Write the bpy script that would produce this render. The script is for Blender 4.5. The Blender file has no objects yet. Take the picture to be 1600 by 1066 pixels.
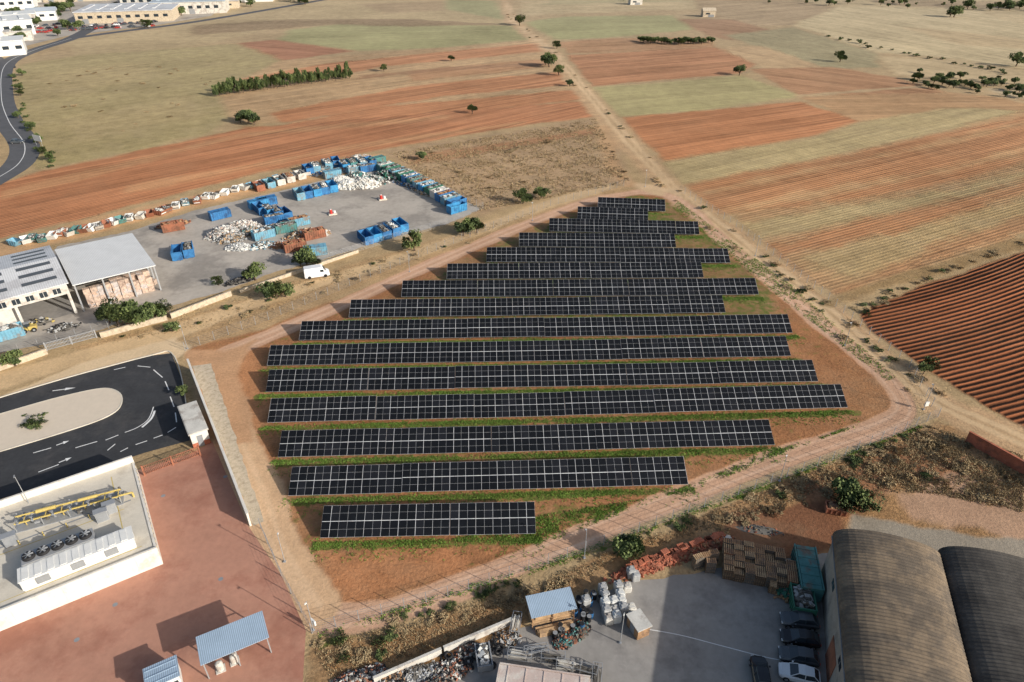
import bpy, math, random
import numpy as np
from mathutils import Vector, Matrix
random.seed(7); rng = np.random.default_rng(7)
R = math.radians
H = 70.0; F = 1600*24/36.0; PT = R(32.7); SP = math.sin(PT); CP = math.cos(PT)
# survey helper: recovers the ground position (metres) of a point measured on the photograph
def P(u, v, h=0.0):
    a = (u-800)/F; b = (533-v)/F
    t = (H-h)/(SP-b*CP)
    return (a*t, t*(CP+b*SP))
def lin(c):
    return tuple(((x/255+0.055)/1.055)**2.4 if x > 10 else x/3294.6 for x in c)
col = bpy.context.scene.collection

# ---------------------------------------------------------------- materials
def nn(nt, t, **kw):
    n = nt.nodes.new(t)
    for k, v in kw.items():
        if k.startswith('_'): setattr(n, k[1:], v)
        else:
            key = int(k[1:]) if (k[0] == 'i' and k[1:].isdigit()) else k.replace('__', ' ')
            if hasattr(v, 'is_output'): nt.links.new(v, n.inputs[key])
            else: n.inputs[key].default_value = v
    return n
def mth(nt, op, a, b=None, c=None, clamp=False):
    n = nt.nodes.new('ShaderNodeMath'); n.operation = op; n.use_clamp = clamp
    for i, x in enumerate((a, b, c)):
        if x is None: continue
        if hasattr(x, 'is_output'): nt.links.new(x, n.inputs[i])
        else: n.inputs[i].default_value = x
    return n.outputs[0]
def mixc(nt, f, a, b, mode='MIX'):
    n = nt.nodes.new('ShaderNodeMix'); n.data_type = 'RGBA'; n.blend_type = mode
    for i, x in ((0, f), (6, a), (7, b)):
        if hasattr(x, 'is_output'): nt.links.new(x, n.inputs[i])
        else: n.inputs[i].default_value = (x if i == 0 else (tuple(x)+(1,))[:4])
    return n.outputs[2]
def newmat(name):
    m = bpy.data.materials.new(name); m.use_nodes = True
    nt = m.node_tree; nt.nodes.clear()
    out = nt.nodes.new('ShaderNodeOutputMaterial'); bs = nt.nodes.new('ShaderNodeBsdfPrincipled')
    nt.links.new(bs.outputs[0], out.inputs[0])
    return m, nt, bs
def pm(name, c, rough=.8, var=.25, scale=.8, metal=0.0, bump=0.0, c2=None, c2amt=0.5, spec=.3, rib=None, ribamp=.5):
    m, nt, bs = newmat(name)
    pos = nn(nt, 'ShaderNodeNewGeometry').outputs['Position']
    n1 = nn(nt, 'ShaderNodeTexNoise', Vector=pos, Scale=scale, Detail=5.0, Roughness=.65).outputs[0]
    n2 = nn(nt, 'ShaderNodeTexNoise', Vector=pos, Scale=scale*9, Detail=3.0, Roughness=.6).outputs[0]
    s = mth(nt, 'ADD', mth(nt, 'MULTIPLY', mth(nt, 'SUBTRACT', n1, .5), var*3.2), mth(nt, 'MULTIPLY', mth(nt, 'SUBTRACT', n2, .5), var*1.8))
    base = c
    if c2 is not None:
        k = mth(nt, 'MULTIPLY', mth(nt, 'SUBTRACT', nn(nt, 'ShaderNodeTexNoise', Vector=pos, Scale=scale*.6, Detail=6.0, Roughness=.7).outputs[0], .62-c2amt*.25), 9, clamp=True)
        base = mixc(nt, k, c, c2)
    if rib:
        oc = nn(nt, 'ShaderNodeTexCoord').outputs['Object']
        w = nn(nt, 'ShaderNodeTexWave', Vector=oc, Scale=rib[1], Distortion=0.0, _bands_direction=rib[0], _wave_profile='SIN').outputs[1]
        s = mth(nt, 'ADD', s, mth(nt, 'MULTIPLY', mth(nt, 'SUBTRACT', w, .5), ribamp))
    br = mth(nt, 'MAXIMUM', mth(nt, 'ADD', s, 1.0), .1)
    cc = nt.nodes.new('ShaderNodeCombineColor')
    for i in range(3): nt.links.new(br, cc.inputs[i])
    nt.links.new(mixc(nt, 1.0, base, cc.outputs[0], 'MULTIPLY'), bs.inputs['Base Color'])
    bs.inputs['Roughness'].default_value = rough; bs.inputs['Metallic'].default_value = metal
    bs.inputs['Specular IOR Level'].default_value = spec
    if bump:
        b = nn(nt, 'ShaderNodeBump', Strength=min(1, bump), Distance=.1, Height=n2)
        nt.links.new(b.outputs[0], bs.inputs['Normal'])
    return m
M = {}
M['white'] = pm('white_paint', (.70,.70,.67), .5, .12)
M['offwhite'] = pm('weathered_white', (.56,.54,.49), .7, .2, c2=(.38,.34,.30))
M['steel'] = pm('galvanised_steel', (.36,.37,.38), .5, .12, metal=.3)
M['dark'] = pm('dark_rubber', (.02,.02,.022), .7, .2)
M['blue'] = pm('blue_container_paint', (.04,.17,.38), .5, .35, c2=(.03,.09,.21))
M['blue2'] = pm('bright_blue_paint', (.05,.26,.50), .5, .3, c2=(.03,.13,.30))
M['cyan'] = pm('faded_cyan_paint', (.15,.34,.45), .6, .3, c2=(.22,.2,.18))
M['teal'] = pm('teal_paint', (.08,.23,.22), .6, .3, c2=(.16,.13,.1))
M['green'] = pm('dark_green_paint', (.04,.15,.10), .6, .3)
M['rust'] = pm('rusty_brown_paint', (.30,.12,.07), .8, .3, c2=(.17,.08,.05))
M['grey'] = pm('grey_paint', (.25,.26,.27), .6, .2)
M['concrete'] = pm('light_concrete', (.60,.55,.46), .85, .12, .5, c2=(.50,.45,.37), c2amt=.3, bump=.1)
M['wallwhite'] = pm('white_render', (.66,.63,.57), .8, .1, c2=(.52,.48,.42), c2amt=.3)
M['wallgrey'] = pm('stained_grey_render', (.36,.32,.27), .85, .2, .6, c2=(.26,.23,.2))
M['stone'] = pm('pale_stone', (.52,.44,.33), .9, .25, 2.0, c2=(.40,.33,.24), bump=.5)
M['yard'] = pm('stained_concrete_yard', (.42,.375,.32), .85, .22, .10, c2=(.29,.26,.225), c2amt=.5)
M['yard2'] = pm('grey_concrete_yard', (.30,.28,.255), .85, .18, .15, c2=(.215,.20,.185), c2amt=.45)
M['redyard'] = pm('red_gravel_paving', (.44,.225,.155), .9, .18, .12, c2=(.36,.165,.112), c2amt=.55, bump=.25)
M['asphalt'] = pm('asphalt', (.042,.043,.046), .85, .3, .2, c2=(.062,.06,.06))
M['asphalt2'] = pm('worn_asphalt', (.10,.10,.105), .85, .2, .3)
M['paving'] = pm('beige_paving', (.62,.53,.42), .85, .06, 1.0)
M['line'] = pm('road_marking', (.72,.72,.70), .7, .2, 2)
M['glass'] = pm('window_glass', (.03,.04,.05), .12, .1, spec=.6)
M['alu'] = pm('aluminium_frame', (.50,.51,.52), .5, .35, .5, metal=.1)
M['cell'] = pm('photovoltaic_glass', (.007,.008,.010), .38, .35, .25, spec=.2)
M['cell2'] = pm('photovoltaic_glass_lighter', (.011,.012,.015), .38, .3, .3, spec=.22)
M['roofgrey'] = pm('ribbed_pale_grey_roof', (.58,.59,.59), .6, .1, .3, rib=('X', 1.1), ribamp=.2)
M['roofbluegrey'] = pm('blue_grey_sheet_roof', (.40,.45,.50), .6, .1, .1)
M['roofblue'] = pm('ribbed_bluish_roof', (.29,.38,.48), .5, .12, .5, rib=('X', 1.6), ribamp=.5)
M['roofwhite'] = pm('pale_sheet_roof', (.56,.57,.58), .6, .14, .2, c2=(.44,.44,.45), rib=('X', .8), ribamp=.2)
M['rooftan'] = pm('tan_sheet_roof', (.50,.46,.42), .7, .15, .1, c2=(.40,.36,.33), rib=('Y', .3), ribamp=.2)
M['skylight'] = pm('dark_skylight', (.08,.09,.10), .4, .1)
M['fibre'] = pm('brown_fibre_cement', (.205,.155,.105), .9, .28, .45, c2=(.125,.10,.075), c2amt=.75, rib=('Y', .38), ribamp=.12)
M['fibreshade'] = pm('fibre_cement_painted_shade', (.092,.082,.07), .9, .3, .45, c2=(.06,.054,.048), c2amt=.6, rib=('Y', .38), ribamp=.12)  # same fibre cement; darker tone paints in the shade of roofs facing away
M['wood'] = pm('pallet_wood', (.36,.21,.11), .85, .5, 1.5, c2=(.22,.14,.09))
M['wood2'] = pm('pale_wood', (.47,.31,.17), .85, .45, 1.5, c2=(.31,.21,.13))
M['brick'] = pm('red_brick', (.42,.14,.08), .9, .4, 1.2, c2=(.27,.11,.07))
M['bag'] = pm('white_woven_bag', (.60,.60,.57), .8, .22, 2)
M['bag2'] = pm('grey_film_bag', (.38,.38,.37), .6, .35, 2)
M['bale'] = pm('paper_bale', (.50,.38,.30), .95, .45, 1.6, c2=(.30,.22,.18), bump=.6)
M['bale2'] = pm('mixed_bale', (.44,.40,.38), .95, .5, 2.2, c2=(.55,.38,.28), bump=.6)
M['scrap'] = pm('dark_scrap', (.13,.12,.105), .8, .5, 2)
M['yellow'] = pm('faded_yellow_paint', (.52,.40,.13), .5, .15)
M['red'] = pm('red_paint', (.5,.04,.03), .5, .12)
M['bark'] = pm('bark', (.12,.085,.06), .95, .3, 3)
M['leafd'] = pm('foliage_dark', (.036,.054,.020), .8, .4, 1.2)
M['leafm'] = pm('foliage_mid', (.074,.104,.033), .8, .35, 1.2)
M['leafl'] = pm('foliage_light', (.14,.175,.06), .8, .3, 1.2)
M['dryleaf'] = pm('dry_foliage', (.22,.15,.08), .9, .4, 1.2)
M['dryleaf2'] = pm('dry_foliage_pale', (.36,.275,.155), .9, .35, 1.2)
M['grassg'] = pm('green_grass_blades', (.11,.18,.028), .85, .35, .6)
M['grassg2'] = pm('fresh_grass_blades', (.16,.26,.045), .85, .3, .6)
M['carblack'] = pm('black_car_paint', (.012,.012,.015), .2, .05, spec=.7)
M['cargrey'] = pm('grey_car_paint', (.07,.08,.09), .25, .05, spec=.7)
M['carwhite'] = pm('white_car_paint', (.75,.76,.77), .25, .05, spec=.6)
M['carred'] = pm('red_car_paint', (.35,.03,.02), .3, .05, spec=.6)
M['lamp'] = pm('lamp_plastic', (.7,.7,.68), .2, .05)
M['rim'] = pm('alloy_rim', (.4,.4,.42), .35, .05, metal=.6)
M['pink'] = pm('faded_pink_tarp', (.52,.42,.37), .8, .15, .8, c2=(.60,.54,.48))

# ---------------------------------------------------------------- mesh builder
class MB:
    def __init__(s): s.v = []; s.f = []; s.m = []
    def add(s, vs, fs, mi=0):
        o = len(s.v); s.v += [tuple(x) for x in vs]; s.f += [tuple(i+o for i in f) for f in fs]; s.m += [mi]*len(fs); return s
    def box(s, x0, y0, z0, x1, y1, z1, mi=0):
        return s.add([(x0,y0,z0),(x1,y0,z0),(x1,y1,z0),(x0,y1,z0),(x0,y0,z1),(x1,y0,z1),(x1,y1,z1),(x0,y1,z1)],
                     [(0,3,2,1),(4,5,6,7),(0,1,5,4),(1,2,6,5),(2,3,7,6),(3,0,4,7)], mi)
    def obox(s, cx, cy, cz, L, W, T, a=0, mi=0, tilt=0, roll=0):
        mat = Matrix.Rotation(a, 3, 'Z') @ Matrix.Rotation(tilt, 3, 'Y') @ Matrix.Rotation(roll, 3, 'X')
        vs = []
        for z in (-T/2, T/2):
            for x, y in ((-L/2,-W/2),(L/2,-W/2),(L/2,W/2),(-L/2,W/2)):
                p = mat @ Vector((x,y,z)); vs.append((p.x+cx, p.y+cy, p.z+cz))
        return s.add(vs, [(0,3,2,1),(4,5,6,7),(0,1,5,4),(1,2,6,5),(2,3,7,6),(3,0,4,7)], mi)
    def cyl(s, p0, p1, r0, r1=None, n=8, mi=0):
        r1 = r0 if r1 is None else r1
        p0 = Vector(p0); p1 = Vector(p1); d = (p1-p0).normalized()
        a = d.orthogonal().normalized(); b = d.cross(a)
        vs = []
        for p, r in ((p0, r0), (p1, r1)):
            for i in range(n):
                t = 2*math.pi*i/n; q = p+a*math.cos(t)*r+b*math.sin(t)*r; vs.append(tuple(q))
        fs = [(i,(i+1)%n,n+(i+1)%n,n+i) for i in range(n)]+[tuple(range(n-1,-1,-1)), tuple(range(n,2*n))]
        return s.add(vs, fs, mi)
    def loft(s, secs, mi=0):
        n = len(secs[0]); vs = [p for q in secs for p in q]; fs = []
        for k in range(len(secs)-1):
            for i in range(n):
                j = (i+1) % n; fs.append((k*n+i, k*n+j, (k+1)*n+j, (k+1)*n+i))
        fs.append(tuple(range(n-1,-1,-1))); fs.append(tuple((len(secs)-1)*n+i for i in range(n)))
        return s.add(vs, fs, mi)
    def mesh(s, name, mats, smooth=False):
        me = bpy.data.meshes.new(name); me.from_pydata(s.v, [], s.f)
        for m in mats: me.materials.append(M[m] if isinstance(m, str) else m)
        me.polygons.foreach_set('material_index', s.m)
        if smooth: me.polygons.foreach_set('use_smooth', [True]*len(s.f))
        me.update(); return me
def link(name, data, parent=None, loc=(0,0,0), rz=0.0):
    o = bpy.data.objects.new(name, data); col.objects.link(o)
    o.location = loc; o.rotation_euler = (0,0,rz)
    if parent: o.parent = parent
    return o
def top(name, label, cat, loc=(0,0,0), rz=0.0, group=None, data=None):
    o = link(name, data, None, loc, rz)
    if data is None: o.empty_display_size = .5
    o['label'] = label; o['category'] = cat
    if group: o['group'] = group
    return o
def clone(src, loc, rz=0.0, sc=1.0, label=None, group=None):
    def cp(o, par):
        c = o.copy(); col.objects.link(c)
        if par is not None: c.parent = par
        for ch in o.children: cp(ch, c)
        return c
    t = cp(src, None); t.location = loc; t.rotation_euler = (0,0,rz)
    t.scale = (sc,sc,sc) if not isinstance(sc, tuple) else sc
    if label: t['label'] = label
    if group: t['group'] = group
    return t
def structure(name, me, label, cat):
    o = link(name, me); o['kind'] = 'structure'; o['label'] = label; o['category'] = cat; return o
def pxs(pts, h=0): return [P(u, v, h) for u, v in pts]
def jag(pts, step=1.2, amp=.25):
    out = []
    n = len(pts)
    for i in range(n):
        a = Vector(pts[i]); b = Vector(pts[(i+1)%n]); L = (b-a).length; k = max(1, int(L/step))
        d = (b-a).normalized() if L > 0 else Vector((1,0)); nr = Vector((-d.y, d.x))
        for j in range(k):
            q = a+(b-a)*j/k+(nr*random.uniform(-amp, amp) if j else Vector((0,0)))
            out.append((q.x, q.y))
    return out
def sheet(name, pts, mat, z, label, cat, j=0):
    if j: pts = jag(pts, 1.2, j)
    me = bpy.data.meshes.new(name); me.from_pydata([(x,y,z) for x,y in pts], [], [tuple(range(len(pts)))])
    me.materials.append(M[mat]); me.update()
    if me.polygons[0].normal.z < 0: me.flip_normals()
    return structure(name, me, label, cat)
def smoothline(pts, n=8):
    out = []
    q = [pts[0]]+list(pts)+[pts[-1]]
    for i in range(1, len(q)-2):
        p0, p1, p2, p3 = [np.array(q[i+k]) for k in (-1,0,1,2)]
        for t in np.linspace(0, 1, n, endpoint=False):
            out.append(tuple(.5*((2*p1)+(-p0+p2)*t+(2*p0-5*p1+4*p2-p3)*t*t+(-p0+3*p1-3*p2+p3)*t**3)))
    out.append(tuple(pts[-1])); return out
def ribbon(name, pts, w, mat, z, label, cat, n=6):
    L = smoothline(pts, n); b = MB(); vs = []
    for i, p in enumerate(L):
        a = Vector(L[max(0, i-1)]); c = Vector(L[min(len(L)-1, i+1)]); d = (c-a).normalized()
        nx, ny = -d.y*w/2, d.x*w/2
        vs += [(p[0]+nx, p[1]+ny, z), (p[0]-nx, p[1]-ny, z)]
    b.add(vs, [(2*i, 2*i+1, 2*i+3, 2*i+2) for i in range(len(L)-1)])
    me = b.mesh(name, [mat])
    if me.polygons[0].normal.z < 0: me.flip_normals()
    return structure(name, me, label, cat)

# ---------------------------------------------------------------- painted terrain
def ground_mat():
    m, nt, bs = newmat('soil_and_fields')
    colr = nn(nt, 'ShaderNodeAttribute', _attribute_name='gcol').outputs['Color']
    par = nn(nt, 'ShaderNodeSeparateColor', i0=nn(nt, 'ShaderNodeAttribute', _attribute_name='gpar').outputs['Color']).outputs
    fco = nn(nt, 'ShaderNodeAttribute', _attribute_name='gfur').outputs['Vector']
    pos = nn(nt, 'ShaderNodeNewGeometry').outputs['Position']
    def noise(vec, sc, det=5.0, ro=.6):
        return nn(nt, 'ShaderNodeTexNoise', Vector=vec, Scale=sc, Detail=det, Roughness=ro).outputs[0]
    def ctr(x, k): return mth(nt, 'MULTIPLY', mth(nt, 'SUBTRACT', x, .5), k)
    n1 = noise(pos, .018, 5.0, .6); n2 = noise(pos, .22, 6.0, .7); n3 = noise(pos, 2.2, 4.0, .7)
    def fscale(a, b):
        return nn(nt, 'ShaderNodeVectorMath', _operation='MULTIPLY', i0=fco, i1=(a, b, 1)).outputs[0]
    f1 = noise(fscale(.9, .018), 1.0, 3.0, .65); f2 = noise(fscale(.11, .005), 1.0, 2.0, .6); f4 = noise(fscale(.33, .010), 1.0, 2.0)
    sep = nn(nt, 'ShaderNodeSeparateXYZ', i0=fco).outputs
    f3 = mth(nt, 'SINE', mth(nt, 'ADD', mth(nt, 'MULTIPLY', sep[0], 6.2832/1.15), ctr(n2, 2.0)))
    fm = mth(nt, 'ADD', mth(nt, 'MULTIPLY', noise(pos, .03, 4.0, .6), 1.2), .25, clamp=True)
    # strong regular ridges only where the soil is freshly turned (amplitude above one)
    fr3 = mth(nt, 'ADD', mth(nt, 'MULTIPLY', mth(nt, 'SUBTRACT', par[0], 1.1, clamp=True), .55), .14)
    fa = mth(nt, 'ADD', mth(nt, 'ADD', ctr(f1, 1.8), ctr(f4, .95)), mth(nt, 'ADD', ctr(f2, 1.0), mth(nt, 'MULTIPLY', f3, fr3)))
    fa = mth(nt, 'MULTIPLY', fa, fm)
    rg = mth(nt, 'ADD', mth(nt, 'MULTIPLY', par[2], .95), .34)
    s = mth(nt, 'ADD', mth(nt, 'ADD', ctr(n1, .9), mth(nt, 'MULTIPLY', mth(nt, 'ADD', ctr(n2, 1.1), ctr(n3, 1.3)), rg)), mth(nt, 'MULTIPLY', fa, par[0]))
    br = mth(nt, 'MAXIMUM', mth(nt, 'ADD', s, 1.0), .15)
    cc = nt.nodes.new('ShaderNodeCombineColor')
    for i in range(3): nt.links.new(br, cc.inputs[i])
    c = mixc(nt, 1.0, colr, cc.outputs[0], 'MULTIPLY')
    k = mth(nt, 'MULTIPLY', mth(nt, 'SUBTRACT', noise(pos, .05, 7.0, .78), .47), 4, clamp=True)
    c = mixc(nt, mth(nt, 'MULTIPLY', k, mth(nt, 'MULTIPLY', mth(nt, 'ADD', par[2], .06), .42)), c, (.41,.32,.20))
    sp = mth(nt, 'MULTIPLY', mth(nt, 'SUBTRACT', mth(nt, 'ADD', noise(pos, .9, 5.0, .75), ctr(n1, .5)), mth(nt, 'SUBTRACT', .71, mth(nt, 'MULTIPLY', par[2], .13))), 10, clamp=True)
    c = mixc(nt, mth(nt, 'MULTIPLY', sp, .5), c, (.15,.105,.058))
    vg = noise(pos, .55, 5.0, .72)
    vm = mth(nt, 'MULTIPLY', mth(nt, 'SUBTRACT', mth(nt, 'ADD', vg, ctr(n1, .6)), mth(nt, 'SUBTRACT', .85, mth(nt, 'MULTIPLY', par[1], .5))), 7, clamp=True)
    g = mixc(nt, n3, (.055,.085,.015), (.15,.195,.045))
    c = mixc(nt, mth(nt, 'MULTIPLY', vm, .85), c, g)
    nt.links.new(c, bs.inputs['Base Color'])
    bs.inputs['Roughness'].default_value = .95; bs.inputs['Specular IOR Level'].default_value = .1
    hgt = mth(nt, 'ADD', mth(nt, 'MULTIPLY', n3, mth(nt, 'MULTIPLY', rg, .9)), mth(nt, 'MULTIPLY', mth(nt, 'ADD', mth(nt, 'MULTIPLY', f3, mth(nt, 'MULTIPLY', fr3, 2.0)), f1), mth(nt, 'MULTIPLY', par[0], fm)))
    b = nn(nt, 'ShaderNodeBump', Strength=.7, Distance=.2, Height=hgt)
    nt.links.new(b.outputs[0], bs.inputs['Normal'])
    return m
GM = ground_mat()

ROWS = [((500,841),(837,834)),((450,774),(1076,757)),((434,714),(1212,694)),((418,661),(1325,637)),((415,612),(1278,596)),((417,571),(1237,556)),((467,532),(1240,520)),((545,496),(1134,489)),((627,464),(1185,460)),((698,436),(1100,433)),((760,409),(1142,410)),((811,385),(1057,387)),((858,361),(1093,366)),((902,342),(1013,346)),((934,326),(1040,330))]
row_lines = [(Vector(P(*a, .65)), Vector(P(*b_, .65))) for a, b_ in ROWS]

vx = []; off = 0
faces = []
for x0, x1, y0, y1, s in ((-150,150,30,170,.35), (-360,360,170,380,.9), (-1000,1000,380,1300,3.0)):
    xs = np.arange(0, int(round((x1-x0)/s))+1)*s+x0; ny = int(round((y1-y0)/s)); ys = np.linspace(y0, y1, ny+1)
    X, Y = np.meshgrid(xs, ys); vx.append(np.stack([X.ravel(), Y.ravel()], 1))
    nx = len(xs); I, J = np.meshgrid(np.arange(nx-1), np.arange(ny))
    a = (J*nx+I).ravel()+off
    faces.append(np.stack([a, a+1, a+nx+1, a+nx], 1)); off += X.size
V = np.concatenate(vx); FC = np.concatenate(faces)
nv = len(V); gx = V[:,0]; gy = V[:,1]
K = 1.08
def C(c):
    a = np.array(lin(c)); l = a@np.array([.3,.6,.1]); return (a*.92+l*.08)*K*np.array([1.0,1.0,.96])
gcol = np.tile(C((166,140,103)), (nv,1)); gpar = np.zeros((nv,3)); gpar[:,2] = .7; gpar[:,1] = .15
gfur = np.stack([gx*.3+gy, gx, gx*0], 1); rid = np.zeros(nv, int)
regions = [('scrubland', 'dry tan scrubland with sparse weeds', 'ground')]
def wob(x, y):
    return (np.sin(x*.31+y*.17+1)+np.sin(x*.13-y*.29+2)+.6*np.sin(x*.9+y*.7)+.6*np.sin(-x*.8+y*1.1+4)+.4*np.sin(x*2.3-y*1.9))/3.0
def sd_poly(x, y, poly):
    d = np.full(x.shape, 1e9); ins = np.zeros(x.shape, bool); n = len(poly)
    for i in range(n):
        ax, ay = poly[i]; bx, by = poly[(i+1)%n]; ex, ey = bx-ax, by-ay
        t = np.clip(((x-ax)*ex+(y-ay)*ey)/(ex*ex+ey*ey+1e-9), 0, 1)
        d = np.minimum(d, (x-ax-ex*t)**2+(y-ay-ey*t)**2)
        if abs(ey) > 1e-9:
            c = ((ay > y) != (by > y)) & (x < ex*(y-ay)/ey+ax); ins ^= c
    return np.where(ins, 1, -1)*np.sqrt(d)
def sd_line(x, y, pl):
    d = np.full(x.shape, 1e9)
    for (ax, ay), (bx, by) in zip(pl[:-1], pl[1:]):
        ex, ey = bx-ax, by-ay
        t = np.clip(((x-ax)*ex+(y-ay)*ey)/(ex*ex+ey*ey+1e-9), 0, 1)
        d = np.minimum(d, (x-ax-ex*t)**2+(y-ay-ey*t)**2)
    return np.sqrt(d)
def paint(pts, c, amp=0, veg=0, dry=.2, fd=None, soft=.8, reg=None, line=None, alpha=1.0, curve=0, wb=1.0, world=False, only=None):
    W = np.array(pts) if world else np.array(pxs(pts))
    if line and len(W) > 2: W = np.array(smoothline([tuple(w) for w in W], 6))
    mg = (line or 0)+soft*4+2
    sel = np.where((gx > W[:,0].min()-mg)&(gx < W[:,0].max()+mg)&(gy > W[:,1].min()-mg)&(gy < W[:,1].max()+mg))[0]
    if len(sel) == 0: return
    x = gx[sel]; y = gy[sel]
    far = np.clip(y/120, .6, 5)
    sd = (line/2-sd_line(x, y, W)) if line else sd_poly(x, y, W)
    sd = sd+wob(x, y)*soft*wb+wob(x*.2+5, y*.2)*soft*wb*1.2
    m = np.clip(sd/(soft*np.minimum(far, 1.8))*.5+.5, 0, 1); m = m*m*(3-2*m)*alpha
    mm = m[:,None]
    if only == 'veg': gpar[sel,1] = gpar[sel,1]*(1-m)+veg*m; return
    gcol[sel] = gcol[sel]*(1-mm)+C(c)*mm
    gpar[sel] = gpar[sel]*(1-mm)+np.array([amp, veg, dry])*mm
    q = sel[m > .5]
    if fd is not None:
        a = np.array(P(*fd[0])); b = np.array(P(*fd[1])); d = (b-a)/np.linalg.norm(b-a)
        al = (gx[q]-a[0])*d[0]+(gy[q]-a[1])*d[1]; ac = -(gx[q]-a[0])*d[1]+(gy[q]-a[1])*d[0]
        gfur[q,0] = ac+curve*al*al; gfur[q,1] = al
    if reg:
        regions.append(reg); rid[q] = len(regions)-1
PL = lambda l: ('ploughed_field', l, 'field'); GR = lambda l: ('grass_field', l, 'field'); DP = lambda l: ('dirt_path', l, 'path')
# --- far fields
paint([(300,-60),(785,-60),(790,40),(450,38),(300,75),(120,88),(105,62),(250,45)], (170,147,108), .3, .2, .5, ((300,20),(700,10)), 3, GR('pale dry grass field beside the industrial area'))
paint([(700,0),(775,2),(790,30),(690,14)], (148,144,100), .1, .35, .3, None, 2)
paint([(560,6),(690,2),(700,16),(600,22)], (158,132,98), .5, .1, .4, ((560,10),(690,5)), 2)
paint([(455,46),(530,38),(800,40),(825,62),(700,74),(560,80),(430,64)], (149,144,97), .4, .33, .35, ((455,60),(800,50)), 1.6, GR('greenish fallow field with a mown look'))
paint([(300,40),(450,30),(640,30),(790,38),(640,42),(520,38),(300,55)], (128,103,73), .5, .15, .8, ((300,40),(700,30)), 2, alpha=.9)
paint([(365,68),(430,62),(555,80),(440,95)], (157,104,75), .8, 0, .2, ((365,70),(550,85)), 1.0, PL('small red-brown ploughed field'))
paint([(30,100),(130,86),(370,68),(440,96),(340,140),(362,185),(330,210),(200,238),(60,265),(45,240),(20,190)], (155,138,95), .35, .4, .75, ((60,250),(340,200)), 1.6, GR('wide dry grass field with greenish patches'))
for a in ([(60,120),(230,95),(240,120),(60,160)], [(100,190),(300,150),(330,180),(120,220)]): paint(a, (166,145,103), .4, .2, .8, ((60,250),(340,200)), 5, alpha=.7)
paint([(340,140),(440,96),(850,62),(905,150),(500,190),(365,195)], (173,140,102), .75, .07, .6, ((365,190),(870,110)), 1.5, GR('pale stubble strips between ploughed bands'))
for a in ([(365,125),(520,98),(850,66),(860,80),(600,104),(550,114)], [(420,178),(640,135),(880,112),(900,132),(700,150),(440,192)], [(380,198),(440,196),(600,166),(905,140),(915,155),(600,190),(400,208)]):
    paint(a, (172,116,77), .95, 0, .2, ((365,190),(870,115)), 1.0, PL('orange-brown ploughed strip with long furrows'))
paint([(640,110),(850,92),(855,104),(640,128)], (167,120,83), .7, 0, .3, ((365,190),(870,115)), 1.5, None, alpha=.8)
paint([(560,118),(700,104),(860,98),(860,101),(700,110),(560,124)], (144,105,75), .7, 0, .4, ((365,190),(870,115)), 1.0, None, alpha=.8)
paint([(-80,312),(60,268),(200,240),(380,200),(600,182),(910,158),(935,182),(820,196),(600,232),(560,240),(420,266),(200,322),(-80,392)], (170,113,76), 1.0, 0, .2, ((0,330),(600,205)), 1.0, PL('large orange-brown ploughed field with long parallel furrows'))
for a in ([(0,300),(380,206),(700,180),(700,186),(380,214),(0,312)], [(200,290),(560,225),(820,190),(820,193),(560,231),(200,300)]): paint(a, (182,140,98), .85, 0, .4, ((0,330),(600,205)), 1.3, alpha=.5)
paint([(-20,386),(200,328),(560,245),(600,240),(560,268),(300,325),(60,388),(-20,404)], (186,147,107), .2, .05, .4, None, .8)
paint([(600,236),(930,184),(975,235),(985,285),(900,300),(830,312),(750,335),(690,292)], (166,137,105), .15, .1, .8, ((650,280),(950,215)), 1.2, ('scrubland', 'rough dry scrub with low weeds beside the container yard', 'ground'))
paint([(640,245),(800,222),(930,202),(935,208),(800,232),(650,256)], (162,115,80), .4, 0, .5, None, 1.2, alpha=.8)
# right of the track
paint([(795,-60),(1800,-60),(1800,60),(1300,10),(900,20),(815,25)], (180,158,120), .5, .1, .5, ((900,5),(1300,-5)), 4, GR('distant pale dry fields'))
paint([(900,-30),(1080,-30),(1080,2),(850,8)], (162,148,110), .3, .25, .4, None, 4)
paint([(1085,-5),(1240,0),(1310,12),(1240,40),(1100,40)], (158,133,101), .7, .12, .5, ((1090,30),(1300,10)), 2)
paint([(1320,-4),(1600,4),(1600,14),(1400,10)], (150,127,96), .5, .15, .6, None, 3)
paint([(820,35),(880,26),(1050,24),(1090,45),(960,58),(870,62)], (149,145,98), .3, .42, .3, ((830,50),(1080,40)), 1.6, GR('greenish fallow field beside the dirt track'))
paint([(1060,30),(1140,30),(1220,50),(1160,65),(1110,58)], (151,112,81), .7, 0, .4, ((1060,40),(1200,55)), 1.5)
paint([(870,66),(960,60),(1110,58),(1120,74),(1000,80),(885,84)], (166,123,86), .8, .03, .4, ((880,75),(1110,65)), 1)
paint([(1240,40),(1310,10),(1520,15),(1700,70),(1700,125),(1600,108),(1480,92),(1370,82)], (186,166,128), .6, .06, .5, ((1250,40),(1560,95)), 2, GR('pale harvested field with faint stripes'))
paint([(1400,40),(1600,60),(1650,80),(1500,70)], (174,146,108), .7, .03, .4, ((1250,40),(1560,95)), 2, alpha=.6)
paint([(1130,55),(1240,42),(1375,85),(1370,105),(1290,108),(1180,72)], (147,135,101), .4, .34, .6, ((1150,60),(1350,100)), 1.6, GR('grey-green fallow strip'))
paint([(1370,88),(1500,92),(1700,130),(1700,150),(1550,128),(1400,116)], (184,160,122), .4, .1, .4, ((1400,100),(1600,130)), 2)
paint([(885,86),(1120,74),(1190,98),(1155,115),(1000,128),(925,135)], (169,116,79), .95, 0, .2, ((900,125),(1170,100)), 1.0, PL('brown ploughed field beside the dirt track'))
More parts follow.
